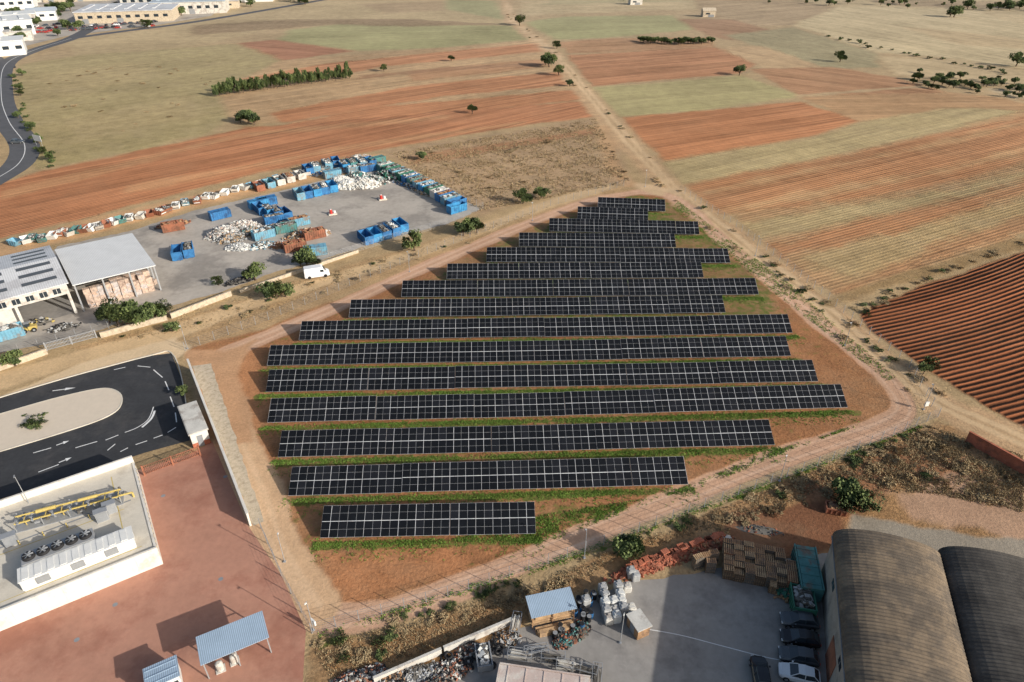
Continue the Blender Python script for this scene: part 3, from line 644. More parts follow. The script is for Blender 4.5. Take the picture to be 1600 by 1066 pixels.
fence([(488,990),(700,932),(915,862),(1100,793),(1300,720),(1465,652)], 'thin steel wire fence along the solar farm')
fence([(1465,652),(1420,575),(1330,500),(1240,425),(1150,355),(1062,298)], 'thin steel wire fence beside the dirt track')
fence([(290,548),(420,500),(640,408),(860,322),(985,288)], 'thin steel wire fence between lane and solar farm')
fence([(590,258),(660,284),(755,326),(700,352),(600,380),(500,412)], 'wire fence around the container yard')
fence([(0,560),(120,528),(290,485)], 'low wire fence along the yard wall')
def wall(name, a, b_, h, th, mat, label, cap=None, px=True):
    A = Vector(P(*a) if px else a); B = Vector(P(*b_) if px else b_); L = (B-A).length
    t = top(name, label, 'wall', (A.x, A.y, 0), math.atan2(B.y-A.y, B.x-A.x))
    mb = MB(); x = 0
    while x < L-.01:
        x2 = min(L, x+3.0); mb.box(x, -th/2, 0, x2-.03 if x2 < L else x2, th/2, h); mb.box(x2-.03,-th/2+.02,0,x2,th/2-.02,h-.02); x = x2
    link('wall_panel', mb.mesh('wall_panel', [mat]), t)
    link('coping', MB().box(-.03, -th/2-.05, h+.003, L+.03, th/2+.05, h+.08).mesh('coping', [cap or mat]), t)
    return t
wall('boundary_wall', (392,822), (298,578), 2.3, .25, 'wallwhite', 'long white concrete boundary wall beside the red yard')
sheet('stone_strip', pxs([(396,822),(412,815),(330,568),(300,572)]), 'stone', .016, 'pale rubble strip behind the boundary wall', 'ground', .15)
wall('yard_wall', (158,528), (262,500), 1.1, .3, 'stone', 'low beige stone wall along the lane')
wall('yard_wall', (268,498), (362,462), 1.1, .3, 'stone', 'low beige stone wall along the lane')
wall('yard_wall', (-30,590), (75,553), 1.1, .3, 'stone', 'low beige stone wall by the yard gate')
wall('yard_wall', (375,458), (560,395), .7, .25, 'stone', 'low pale wall between yard and lane')
wall('brick_wall', (1508,690), (1600,742), 2.0, .25, 'brick', 'red brick wall with pale piers beside scrub')
wall('brick_wall', (1600,742), (1700,800), 2.0, .25, 'brick', 'red brick wall beside scrub')
wall('white_wall', (585,1068), (690,1022), 1.0, .22, 'offwhite', 'low white wall at the edge of the storage yard')
wall('white_wall', (694,1020), (800,975), 1.0, .22, 'offwhite', 'low white wall at the edge of the storage yard')
def gate(a, b_, h, mat, label):
    A = Vector(P(*a)); B = Vector(P(*b_)); L = (B-A).length
    t = top('metal_gate', label, 'gate', (A.x,A.y,0), math.atan2(B.y-A.y, B.x-A.x)); mb = MB()
    for z in (.15, h*.5, h-.1): mb.box(0,-.03,z,L,.03,z+.08)
    n = int(L/.22)
    for i in range(n+1): mb.box(L*i/n-.035,-.02,.1,L*i/n+.035,.02,h)
    link('gate_leaf', mb.mesh('gate_leaf', [mat]), t)
    for x in (-.15, L/2, L+.15): link('gate_post', MB().box(x-.1,-.14,0,x+.1,.14,h+.15).mesh('gate_post', [mat]), t)
gate((228,742),(312,712), 1.7, 'rust', 'rusty brown metal sliding gate with vertical bars')
gate((75,548),(150,528), 1.7, 'steel', 'grey metal gate at the yard entrance')
def pole(u, v, h=5.2, kind=0, label='thin steel pole with security cameras beside the path'):
    x, y = P(u, v)
    t = top('camera_pole', label, 'pole', (x,y,0), random.uniform(0,3))
    link('mast', MB().cyl((0,0,0),(0,0,h),.055,.04,8).box(-.15,-.15,0,.15,.15,.12).mesh('mast', ['steel']), t)
    link('camera', MB().box(-.06,.03,h-.3,.06,.3,h-.17).mesh('camera', ['white']), t)
    if kind: link('control_box', MB().box(-.35,-.3,.9,.35,-.1,1.7).box(-.3,-.31,.95,.3,-.302,1.65).mesh('control_box', ['white']), t)
for u, v, k in ((490,985,1),(913,872,0),(1218,752,0),(1443,640,1),(293,545,0),(1008,292,0),(640,425,0),(832,345,0),(1180,400,0),(445,878,0),(1320,540,0)): pole(u, v, 5.2, k)
pole(969,1005,5.5,0,'grey utility pole standing in the storage yard')

# ---------------------------------------------------------------- containers
_cc = {}
def container(u, v, ang, L=6.0, W=2.4, Hh=2.3, mat='blue', load=None, label=None, closed=False, px=True, group=None, h0=0):
    key = (L,W,Hh,mat,load,closed)
    if key not in _cc:
        b = MB(); th = .07
        b.box(-L/2,-W/2,.12,L/2,W/2,.25)
        b.box(-L/2,-W/2,.253,L/2,-W/2+th,Hh); b.box(-L/2,W/2-th,.253,L/2,W/2,Hh); b.box(-L/2,-W/2+th+.002,.253,-L/2+th,W/2-th-.002,Hh)
        n = int(L/.55)
        for i in range(n+1):
            x = -L/2+.06+(L-.12)*i/n
            for s in (-1,1): b.box(x-.06, s*(W/2+.05)-.05, .2, x+.06, s*(W/2+.05)+.05-.003*s, Hh-.1)
        for s in (-1,1): b.box(-L/2-.03, s*(W/2+.03)-.07, Hh+.002, L/2+.03, s*(W/2+.03)+.07, Hh+.12)
        b.box(-L/2-.07,-W/2+.12,Hh+.002,-L/2+.08,W/2-.12,Hh+.12)
        for s in (-1,1): b.box(-L/2, s*.5-.08, 0, L/2, s*.5+.08, .118)
        if closed:
            b.box(-L/2+.1,-W/2+.12,Hh+.005,L/2-.1,W/2-.12,Hh+.07)
            for i in range(5): x = -L/2+L*(i+.5)/5; b.box(x-.05,-W/2+.12,Hh+.072,x+.05,W/2-.12,Hh+.12)
        d = MB(); d.box(L/2-.08,-W/2+.08,.26,L/2,W/2-.08,Hh-.02)
        for y in (-W/2+.2, -.03, W/2-.26): d.box(L/2+.002,y,.3,L/2+.06,y+.06,Hh-.05)
        for z in (.6, Hh*.55, Hh-.4): d.box(L/2+.001,-W/2+.1,z,L/2+.04,W/2-.1,z+.07)
        ld = None
        if load:
            g = MB(); random.seed(len(_cc))
            g.box(-L/2+.1,-W/2+.1,.3,L/2-.1,W/2-.1,Hh-.35)
            for i in range(80):
                g.obox(random.uniform(-L/2+.5,L/2-.5), random.uniform(-W/2+.4,W/2-.4), Hh-.3+random.uniform(0,.45), random.uniform(.2,.9), random.uniform(.2,.6), random.uniform(.05,.4), random.uniform(0,6), random.choice((0,0,1)), random.uniform(-.5,.5))
            ld = g.mesh('load', list(load))
        _cc[key] = (b.mesh('container_body', [mat]), d.mesh('rear_door', [mat]), ld)
    bm_, dm_, ld = _cc[key]
    x, y = P(u, v, h0)
    t = top('waste_container', label or 'open-topped ribbed blue steel waste container on concrete', 'container', (x,y,.012), R(ang), group)
    link('container_body', bm_, t); link('rear_door', dm_, t)
    if ld: link('load', ld, t)
    return t
G1 = 'waste containers in the recycling yard'
SC = ('bag','scrap'); SB = ('wood','rust'); SG = ('scrap','bag2')
CT = [
 (468,309,118,'cyan',None,0),(481,306,118,'blue',None,0),(494,303,118,'blue2',SG,0),(507,300,118,'blue',SC,0),(519,297,118,'blue2',None,0),
 (407,332,125,'blue',None,0),(420,335,125,'blue2',SG,0),(433,338,125,'blue',SG,0),(446,340,125,'blue',None,0),(418,320,35,'blue',None,1),(405,324,35,'blue2',None,1),
 (572,377,125,'blue',None,0),(586,373,125,'blue2',None,0),(600,369,125,'blue',SG,0),(613,364,125,'blue',SC,0),(626,358,125,'blue2',None,0),
 (279,401,112,'blue',None,0),(296,397,112,'blue',SG,0),(345,341,35,'blue',None,1),
 (462,391,28,'rust',SB,0),(492,372,30,'rust',SB,0),(468,352,32,'cyan',SB,0),(413,372,38,'cyan',SC,0),(448,362,30,'teal',SG,0),(494,398,20,'cyan',None,1),(430,348,32,'blue',SG,0),
 (482,270,120,'blue',None,0),(494,267,118,'cyan',SC,0),(525,258,115,'blue',None,0),(512,262,118,'cyan',SC,0),(520,277,30,'cyan',None,1),(538,264,118,'blue2',SG,0),(551,261,120,'teal',SG,0),(566,260,122,'cyan',SC,0),(579,258,125,'blue',None,0),(556,270,35,'cyan',SC,0),(575,268,35,'blue',SG,0),(590,256,38,'teal',None,1),
 (714,331,40,'blue2',None,0),(714,323,40,'blue',None,0),(704,317,40,'cyan',SC,0),(695,312,40,'blue',SB,0),(687,307,40,'offwhite',SC,0),(678,302,40,'green',SG,0),(669,298,40,'blue2',SC,0),(660,293,40,'cyan',SB,0),(651,288,40,'teal',SG,0),(642,284,40,'blue',SC,0),(633,279,40,'green',SC,0),(623,275,40,'cyan',SG,0),(613,270,40,'green',SG,0),(603,266,40,'teal',SC,0),
 (272,360,28,'rust',SB,0)]
names = {'blue':'blue','blue2':'bright blue','cyan':'light blue','teal':'teal','green':'dark green','rust':'rusty','offwhite':'whitish'}
for u, v, a, m_, ld, c_ in CT:
    ex = ' filled with bagged waste' if ld == SC else (' filled with wood scrap' if ld == SB else (' filled with dark scrap' if ld == SG else ' on concrete'))
    container(u, v, a+random.uniform(-4,4), 5.2, 2.1, 2.1, m_, ld, ('closed' if c_ else 'open')+' ribbed '+names[m_]+' steel container'+ex, bool(c_), group=G1)
_sk = {}
def skip(u, v, ang, mat, ld, h0=0):
    if (mat, ld) not in _sk:
        L, W, Hh = 3.4, 1.9, 1.35; b = MB(); th = .06
        o0 = [(-L/2+.7,-W/2,.1),(L/2-.7,-W/2,.1),(L/2-.7,W/2,.1),(-L/2+.7,W/2,.1)]; o1 = [(-L/2,-W/2,Hh),(L/2,-W/2,Hh),(L/2,W/2,Hh),(-L/2,W/2,Hh)]
        i0 = [(x*(1-.06/abs(x)), y*(1-.06/abs(y)), z+.06) for x,y,z in o0]; i1 = [(x*(1-th/abs(x)), y*(1-th/abs(y)), z) for x,y,z in o1]
        b.add(o0+o1+i0+i1, [(3,2,1,0),(0,1,5,4),(1,2,6,5),(2,3,7,6),(3,0,4,7),(8,9,10,11),(9,8,12,13),(10,9,13,14),(11,10,14,15),(8,11,15,12),(4,5,13,12),(5,6,14,13),(6,7,15,14),(7,4,12,15)])
        for x in (-.8,0,.8):
            for s in (-1,1): b.box(x-.05,s*(W/2+.035)-.03,.2,x+.05,s*(W/2+.035)+.03,Hh-.02)
        b.box(-.9,-.5,0,.9,-.4,.098); b.box(-.9,.4,0,.9,.5,.098)
        g = None
        if ld:
            g = MB(); g.box(-1.3,-.8,.4,1.3,.8,Hh-.25)
            for i in range(26): g.obox(random.uniform(-1.1,1.1), random.uniform(-.6,.6), Hh-.2+random.uniform(0,.25), random.uniform(.2,.7), random.uniform(.15,.5), random.uniform(.05,.3), random.uniform(0,6), random.choice((0,1)), random.uniform(-.4,.4))
            g = g.mesh('load', list(ld))
        _sk[(mat, ld)] = (b.mesh('tub', [mat]), g)
    a, g = _sk[(mat, ld)]; x, y = P(u, v, h0)
    t = top('small_skip', 'small %s steel skip%s at field edge' % ({'white':'white','cyan':'light blue','teal':'teal','rust':'rusty','offwhite':'weathered white','blue':'blue'}[mat], ' full of scrap' if ld else ''), 'skip', (x,y,.012), R(ang), 'small skips lined up at the field edge')
    link('tub', a, t)
    if g: link('load', g, t)
LN = [(25,384),(120,364),(200,348),(300,318),(400,292),(480,272),(560,252)]
for i in range(42):
    f = i/41*5.999; j = int(f); q = f-j; u = LN[j][0]*(1-q)+LN[j+1][0]*q; v = LN[j][1]*(1-q)+LN[j+1][1]*q
    skip(u+random.uniform(-3,3), v+random.uniform(-2,2), random.uniform(90,160), random.choice(('white','white','offwhite','cyan','teal','offwhite','rust','cyan')), random.choice((None,None,SC,SG)))
for i in range(5): container(405+i*16, 296-i*4.5, 125+random.uniform(-5,5), 4.5, 2.2, 1.8, random.choice(('rust','offwhite','cyan')), random.choice((None,SB)), 'short open weathered steel container with scrap', group=G1)

# piles
def pile(u, v, rx, ry, hh, n, size, mats, label, ang=0, name='scrap_pile', cat='pile', flat=.8, h0=0):
    x, y = P(u, v); t = top(name, label, cat, (x,y,0), R(ang)); g = MB(); random.seed(int(u*7+v))
    N = 14; vs = [(0,0,hh*.8)]; fs = []
    for k in range(1,4):
        for i in range(N):
            a = 2*math.pi*i/N; r = k/3*random.uniform(.85,1.1); vs.append((rx*r*math.cos(a), ry*r*math.sin(a), hh*.8*(1-(k/3)**2)*random.uniform(.8,1.1)))
    for i in range(N): fs.append((0, 1+i, 1+(i+1)%N))
    for k in range(2):
        for i in range(N): fs.append((1+k*N+i, 1+(k+1)*N+i, 1+(k+1)*N+(i+1)%N, 1+k*N+(i+1)%N))
    g.add(vs, fs, 0)
    for i in range(n):
        a = random.uniform(0,6.28); r = math.sqrt(random.random())*random.uniform(.8,1.25); z = max(0, hh*.8*(1-r*r))+size*.2
        g.obox(rx*r*math.cos(a), ry*r*math.sin(a), z, size*random.uniform(.4,1.5), size*random.uniform(.3,1.0), size*random.uniform(.15,.7), random.uniform(0,6), random.randrange(len(mats)), random.uniform(-.6,.6), random.uniform(-.6,.6))
    link('heap', g.mesh('heap', mats), t)
pile(350,367,4,3.2,2.4,380,.7,['bag2','scrap','offwhite','bale2','bag'],'large heap of bagged mixed plastic waste',20)
pile(376,357,4.6,2.2,2.2,320,.7,['bag','bag2','scrap','bale2','offwhite'],'large heap of bagged mixed plastic waste',30)
pile(393,366,3.2,2.2,1.8,240,.6,['scrap','bag2','teal','wood2'],'heap of darker mixed waste',30)
pile(366,374,4,2.0,1.6,240,.7,['bag2','bag2','scrap','wood2'],'heap of grey plastic waste bales',30)
pile(375,388,3,1.8,1.2,140,.6,['bag','bag2'],'small heap of white plastic bags')
pile(410,385,3.2,1.6,1.2,130,.5,['bag','cyan','scrap'],'small heap of plastic scrap',30)
pile(545,292,4.4,2.5,2.2,180,.95,['bag','bag','offwhite'],'heap of white big bags on the yard',20,'bag_pile')
pile(570,291,4.4,2.6,2.5,190,.95,['bag','bag','offwhite'],'heap of white big bags on the yard',10,'bag_pile')
pile(532,283,3,1.8,1.4,110,.8,['bag','bag','offwhite'],'heap of white big bags on the yard',30,'bag_pile')
pile(480,368,5,2.6,1.8,300,.6,['wood','wood2','rust','scrap','offwhite'],'heap of broken wooden furniture and boards',25,'wood_pile')
pile(455,352,4,2,1.4,200,.6,['wood2','rust','bag2'],'heap of broken wood and scrap',25,'wood_pile')
pile(440,385,3,1.6,1.2,130,.5,['wood','bag','rust'],'heap of wood scrap beside containers')
pile(498,364,3,1.6,1.0,120,.5,['wood2','wood','bag'],'heap of wood scrap beside containers')
pile(425,358,4,1.6,1.2,160,.5,['bag','scrap','wood2','teal'],'heap of mixed scrap between containers',35)
pile(608,276,5,3,1.8,280,.7,['scrap','green','bag','dark'],'dark heap of mixed scrap between containers',-40)
pile(590,282,4,2,1.2,180,.6,['scrap','offwhite','bag','teal'],'mixed scrap heap between containers',-40)
pile(560,276,3.4,2,1.4,180,.7,['bag','scrap','teal'],'heap of scrap and white bags')
pile(640,292,6,1.2,.9,180,.5,['scrap','offwhite','blue'],'low scrap heap along the containers',-40)
pile(668,304,5,1.1,.8,150,.5,['offwhite','wood2','scrap'],'low scrap heap along the containers',-40)
pile(600,262,6,1.6,1.4,220,.6,['dark','scrap','green','bag2'],'dark heap of scrap at the yard corner',-40)
pile(535,268,4,1.8,1.2,160,.6,['offwhite','scrap','rust','cyan'],'heap of mixed scrap at yard edge',30)
pile(505,272,4,1.4,1.0,140,.5,['offwhite','scrap','blue','wood2'],'low heap of scrap between containers',30)
pile(375,440,3.0,1.3,.8,120,.5,['dark','scrap'],'dark scrap heap near the wall',30)
pile(560,248,4,2,1.2,130,.6,['wood2','bag2','offwhite'],'heap of boards and white scrap',35)
pile(270,352,4,1.6,1.0,130,.6,['rust','wood','scrap'],'heap of rusty scrap at the yard edge',30)
for u, v in ((520,335),(598,312)):
    x, y = P(u, v); t = top('signal_barrier', 'small red and white barrier block on the yard', 'barrier', (x,y,0), .4)
    link('base', MB().box(-1.1,-.7,0,1.1,.7,.3).mesh('base', ['concrete']), t)
    link('drum', MB().cyl((-.4,0,.3),(-.4,0,1.4),.4,.35,12,0).cyl((.5,0,.3),(.5,0,1.0),.35,.35,12,1).cyl((-.4,0,1.4),(-.4,0,1.55),.25,.1,10,1).mesh('drum', ['red','white']), t)

# ---------------------------------------------------------------- buildings
def frame(x, y, ang): 
    c, s = math.cos(R(ang)), math.sin(R(ang)); return lambda a, b_: (x+a*c-b_*s, y+a*s+b_*c)
t = top('warehouse', 'grey industrial warehouse with skylights and open bays', 'building', (-88,119.5,0), R(38))
Lw, Dw, Hw = 34, 21, 7.0
w = MB()
w.box(-Lw,Dw-.3,0,0,Dw,Hw); w.box(-.3,8,0,0,Dw-.302,Hw)
w.box(-Lw,0,4.6,0,.3,Hw)
for x in (-.5,-9.5,-18.5,-28): w.box(x,.0,0,x+.5,.4,4.598)
w.box(-17.9,.35,0,-10,.55,4.59)
link('wall', w.mesh('wall', ['offwhite']), t)
r_ = MB()
r_.add([(-Lw-.4,-.6,Hw+.1),(.4,-.6,Hw+.1),(.4,Dw/2,Hw+1.5),(-Lw-.4,Dw/2,Hw+1.5),(-Lw-.4,Dw+.5,Hw+.1),(.4,Dw+.5,Hw+.1)], [(0,1,2,3),(3,2,5,4)])
r_.add([(-Lw-.4,-.6,Hw-.1),(.4,-.6,Hw-.1),(.4,Dw/2,Hw+1.3),(-Lw-.4,Dw/2,Hw+1.3),(-Lw-.4,Dw+.5,Hw-.1),(.4,Dw+.5,Hw-.1)], [(3,2,1,0),(4,5,2,3),])
r_.add([(.4,-.6,Hw-.1),(.4,-.6,Hw+.1),(.4,Dw/2,Hw+1.5),(.4,Dw/2,Hw+1.3)], [(0,3,2,1)]); r_.add([(.4,Dw+.5,Hw-.1),(.4,Dw+.5,Hw+.1),(.4,Dw/2,Hw+1.5),(.4,Dw/2,Hw+1.3)], [(0,1,2,3)])
r_.add([(-Lw-.4,-.6,Hw-.1),(.4,-.6,Hw-.1),(.4,-.6,Hw+.1),(-Lw-.4,-.6,Hw+.1)], [(0,1,2,3)])
link('roof', r_.mesh('roof', ['roofwhite']), t)
def zz(y): return Hw+.13+1.4*(1-abs(y-Dw/2)/(Dw/2+.6))
for y0 in (2.0, 5.2, 8.2, 12.2, 15.2, 18.0):
    for j in range(4):
        x0 = -7.0-j*8.4; link('skylight', MB().add([(x0,y0,zz(y0)),(x0+6.0,y0,zz(y0)),(x0+6.0,y0+1.2,zz(y0+1.2)),(x0,y0+1.2,zz(y0+1.2))], [(0,1,2,3)]).mesh('skylight', ['skylight']), t)
for j in range(11):
    x0 = -2.6-j*2.3; link('window', MB().box(x0,-.04,5.1,x0+1.3,-.002,6.2).box(x0+.62,-.06,5.1,x0+.68,-.042,6.2,1).mesh('window', ['glass','white']), t)
sheet('warehouse_floor_pavement', [frame(-88,119.5,38)(*q) for q in ((-34,0.5),(-.2,.5),(-.2,20),(-34,20))], 'yard2', .02, 'grey concrete warehouse floor', 'pavement')
t = top('open_shed', 'open-sided storage shed with pale grey sheet roof', 'building', (-87.2,119.9,0), R(38))
q = MB(); W_, D_ = 15.5, 19.0
q.add([(0,-.3,6.3),(W_,-.3,6.0),(W_,D_,6.6),(0,D_,6.9),(0,-.3,6.1),(W_,-.3,5.8),(W_,D_,6.4),(0,D_,6.7)], [(0,1,2,3),(7,6,5,4),(4,5,1,0),(5,6,2,1),(6,7,3,2),(7,4,0,3)])
link('roof', q.mesh('roof', ['roofgrey']), t)
q = MB(); q.box(.05,D_-.3,0,W_,D_-.05,6.3); q.box(W_-.25,11,0,W_-.02,D_-.31,5.6)
link('wall', q.mesh('wall', ['grey']), t)
for x in (.3, 5.3, 10.3, 15.1): link('column', MB().box(x-.15,0,0,x+.15,.3,6.02-.003*x).mesh('column', ['steel']), t)
for y in (5,10): link('column', MB().box(15,y,0,15.3,y+.3,5.9).mesh('column', ['steel']), t)
bl = top('paper_bale', 'compressed bale of waste paper and cardboard', 'bale', (0,0,-50), 0, 'bales stacked under the open shed')
link('bale_block', MB().box(-.6,-.55,0,.6,.55,1.05).mesh('bale_block', ['bale']), bl)
bl2 = top('paper_bale', 'compressed bale of mixed waste', 'bale', (0,0,-50), 0, 'bales stacked under the open shed')
link('bale_block', MB().box(-.6,-.55,0,.6,.55,1.05).mesh('bale_block', ['bale2']), bl2)
fr_ = frame(-87.2,119.9,38)
for i in range(10):
    for k in range(4):
        for d in range(2):
            if k == 3 and random.random() < .3: continue
            x, y = fr_(2.0+i*1.28+random.uniform(-.05,.05), 1.2+d*1.3+random.uniform(-.15,.15)); clone(random.choice((bl,bl,bl2)), (x,y,.02+k*1.06), R(38)+random.uniform(-.08,.08))
for o in (bl, bl2):
    x, y = fr_(14.6 if o is bl else 14.4, 4 if o is bl else 5.5); o.location = (x,y,.02)

# arched warehouse
AX, AY = 38.2, 55.7
def arch_wh(off_, Wd, Ln, mat, lab, e=6.6, rise=2.1, shift=0):
    f = frame(AX, AY, -18); x0, y0 = f(off_, shift)
    t = top('arched_warehouse', lab, 'building', (x0,y0,0), R(-18))
    rf = MB(); S = 18; N = int(Ln/.11); vs = []
    for k in range(N+1):
        y = .3-k*(Ln/N); cz = .04*math.sin(k*math.pi/2)
        for i in range(S+1):
            a = math.pi*i/S; xx = Wd/2-(Wd/2+.12)*math.cos(a); zz_ = e+rise*math.sin(a)**.8 if i not in (0,S) else e
            vs.append((xx, y, zz_+cz))
    rf.add(vs, [(k*(S+1)+i+1, k*(S+1)+i, (k+1)*(S+1)+i, (k+1)*(S+1)+i+1) for k in range(N) for i in range(S)])
    link('roof', rf.mesh('roof', [mat]), t)
    w = MB()
    w.box(.05,-Ln+.3,0,.3,0,e-.05); w.box(Wd-.3,-Ln+.3,0,Wd-.05,0,e-.05)
    pr = [(Wd/2-Wd/2*math.cos(math.pi*i/S), e-.05+rise*math.sin(math.pi*i/S)**.8*.97) for i in range(S+1)]
    gv = [(.3,0),(Wd-.3,0)]+[(x, z) for x, z in reversed(pr[1:-1])]
    nq = len(gv); w.add([(x,-.02,z) for x,z in gv]+[(x,-.27,z) for x,z in gv], [tuple(range(nq-1,-1,-1)), tuple(range(nq,2*nq))]+[(i,(i+1)%nq,nq+(i+1)%nq,nq+i) for i in range(nq)])
    link('wall', w.mesh('wall', ['wallgrey']), t)
    link('gutter', MB().box(-.2,-Ln+.3,e-.14,.03,.2,e-.06).mesh('gutter', ['grey']), t)
    if off_ == 0:
        for k in range(3):
            y = -5-k*10
            link('window', MB().box(.0,y-1.4,4.4,.045,y,5.2).box(-.02,y-.75,4.4,-.002,y-.68,5.2,1).mesh('window', ['glass','grey']), t)
        link('door', MB().box(-.02,-15,0,.045,-11.5,3.6).mesh('door', ['rust']), t)
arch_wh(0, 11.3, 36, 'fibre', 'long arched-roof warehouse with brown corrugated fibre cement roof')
arch_wh(11.5, 11.2, 36, 'fibreshade', 'long arched-roof warehouse bay with corrugated roof, shade painted into its colour', 6.5, 2.0, 1.2)
arch_wh(23.0, 11.2, 36, 'fibreshade', 'long arched-roof warehouse bay with weathered roof, shade painted into its colour', 6.5, 2.0, 1.2)

# gas compound: raised concrete platform
CX, CY = P(255,880); PH = 2.7
cf = frame(CX, CY, 33)
t = top('concrete_platform', 'raised pale concrete platform with white sides carrying gas equipment', 'platform', (CX,CY,0), R(33))
m1 = MB()
for i in range(14): m1.box(-2.6*(i+1),-.15,0,-2.6*i-.012,.15,PH+.3)
link('front_wall', m1.mesh('front_wall', ['wallwhite']), t)
m1 = MB()
for i in range(7): m1.box(-.3,.2+2.6*i,0,.0,.2+2.6*i+2.588,PH+.12)
link('side_wall', m1.mesh('side_wall', ['wallwhite']), t)
link('rear_wall', MB().box(-36.4,18.5,0,0,18.8,PH+1.1).mesh('rear_wall', ['wallwhite']), t)
link('platform_top', MB().box(-36.4,.16,PH-.25,-.31,18.49,PH).mesh('platform_top', ['concrete']), t)
m1 = MB()
for i in range(36): m1.box(.003,.3+i*.5,PH-.15,.03,.55+i*.5,PH+.1,i % 2)
link('hazard_stripe', m1.mesh('hazard_stripe', ['yellow','dark']), t)
x, y = P(128,880,PH)
t = top('cooling_unit', 'long white cooling unit with five black roof fans', 'machine', (x,y,PH), R(33))
b = MB(); b.box(-6.0,-1.1,.25,6.0,1.1,1.7); b.box(-5.9,-1.0,0,5.9,1.0,.248)
for i in range(20): b.box(-5.9+i*.62,-1.16,.35,-5.8+i*.62,-1.102,1.6)
b.box(-6.1,-1.2,1.703,6.1,1.2,1.8)
for i in range(9): b.box(-5.7+i*1.3,-1.0,1.802,-5.0+i*1.3,1.0,1.86)
link('housing', b.mesh('housing', ['white']), t)
link('radiator', MB().box(-5.6,1.3,0.2,2.0,3.3,1.9).mesh('radiator', ['steel']), t)
for i in range(5):
    fx = -4.8+i*1.5; f_ = link('fan', MB().cyl((0,0,0),(0,0,.4),.70,.65,20,0).mesh('fan', ['dark']), t, (fx,2.3,1.9))
    bb = MB(); bb.cyl((0,0,.405),(0,0,.5),.16,.14,10)
    for k in range(6):
        a = k*math.pi/3; bb.obox(.36*math.cos(a),.36*math.sin(a),.45,.42,.2,.02,a,0,0,.4)
    link('fan_blade', bb.mesh('fan_blade', ['grey']), f_)
for i in range(3): link('access_panel', MB().box(-4.5+i*3.6,-1.21,.5,-3.1+i*3.6,-1.162,1.5).mesh('access_panel', ['grey']), t)
x, y = P(112,800,PH)
t = top('gas_pipe_skid', 'thin yellow gas pipe manifold with valves on steel skid', 'machine', (x,y,PH), R(24))
b = MB(); b.box(-6.2,-1.3,.0,6.2,1.3,.12)
for xx in (-6,-3,0,3,6):
    for yy in (-1.1,1.1): b.box(xx-.05,yy-.05,.12,xx+.05,yy+.05,1.3)
link('skid_frame', b.mesh('skid_frame', ['steel']), t)
b = MB()
for yy, z, r in ((-.9,1.2,.1),(-.3,.8,.13),(.4,1.3,.09),(.9,.8,.1)): b.cyl((-6.0,yy,z),(6.0,yy,z),r,n=10)
for xx in (-5,-2.6,-.8,1.7,4.2,5.8): b.cyl((xx,-.9,1.2),(xx,.9,1.0),.07,n=8); b.cyl((xx,-.3,.12),(xx,-.3,.8),.07,n=8)
b.cyl((-3.6,.1,1.5),(-1.4,.1,1.5),.26,n=12); b.cyl((1.2,.1,1.5),(3.4,.1,1.5),.22,n=12); b.cyl((6.0,-.3,.8),(7.4,-.3,.8),.13,n=10); b.cyl((7.4,-.3,0),(7.4,-.3,.8),.13,n=10)
link('pipe', b.mesh('pipe', ['yellow'], ), t)
for xx in (-5.6,-4,-1.7,.3,2.4,5):
    b = MB(); b.cyl((xx,-.9,1.2),(xx,-.9,1.7),.05,n=6); b.cyl((xx,-.9,1.7),(xx,-.9,1.75),.2,n=12); b.box(xx-.15,-1.05,1.1,xx+.15,-.75,1.32); link('valve', b.mesh('valve', ['grey']), t)
b = MB()
for i in range(26): b.obox(random.uniform(-6,6), random.uniform(-1.2,1.2), random.uniform(.3,1.0), random.uniform(.15,.6), random.uniform(.15,.4), random.uniform(.15,.5), 0, i % 3)
link('fitting', b.mesh('fitting', ['steel','grey','scrap']), t)
for a_, b__, lb in ((162,812,'grey electrical cabinet beside the pipe skid'),(175,800,'grey electrical cabinet near the pipes'),(20,850,'grey electrical cabinet on the concrete floor')):
    x, y = P(a_, b__, PH)
    t = top('electrical_cabinet', lb, 'cabinet', (x,y,PH), R(33))
    link('cabinet_body', MB().box(-.7,-.4,0,.7,.4,1.6).box(-.8,-.5,1.602,.8,.5,1.68).mesh('cabinet_body', ['steel']), t); link('door', MB().box(-.6,-.44,.15,.6,-.402,1.5).mesh('door', ['grey']), t)
for q in (((-22,9.4),(-2.5,9.4),(-2.5,9.52),(-22,9.52)), ((-3.2,2),(-3.08,2),(-3.08,17),(-3.2,17)), ((-20,1.4),(-1.5,1.4),(-1.5,1.5),(-20,1.5))):
    sheet('floor_marking', [cf(*p) for p in q], 'yellow', PH+.006, 'thin yellow safety line on the concrete floor', 'road marking')
sheet('drain_channel', [cf(*p) for p in ((-24,10.6),(-1.5,10.6),(-1.5,10.85),(-24,10.85))], 'grey', PH+.006, 'grey drain channel in the concrete floor', 'drain')
for i in range(8):
    x, y = cf(-22+i*2.6, 9.9); t = top('bollard', 'short yellow steel bollard on concrete floor', 'bollard', (x,y,PH), 0, 'yellow bollards in the gas compound')
    link('bollard_post', MB().cyl((0,0,0),(0,0,.8),.07,.07,8,0).cyl((0,0,.801),(0,0,.84),.07,.03,8,0).cyl((0,0,.4),(0,0,.52),.075,.075,8,1).mesh('bollard_post', ['yellow','dark']), t)
x, y = cf(-13,17.6)
t = top('light_pole', 'tall slim lamp post on the gas platform', 'lamp post', (x,y,PH), R(33))
link('mast', MB().cyl((0,0,0),(0,0,5),.06,.035,8).mesh('mast', ['steel']), t); link('lamp_head', MB().box(-.08,-.5,4.92,.08,.05,5.0).mesh('lamp_head', ['grey']), t)
x, y = P(330,692)
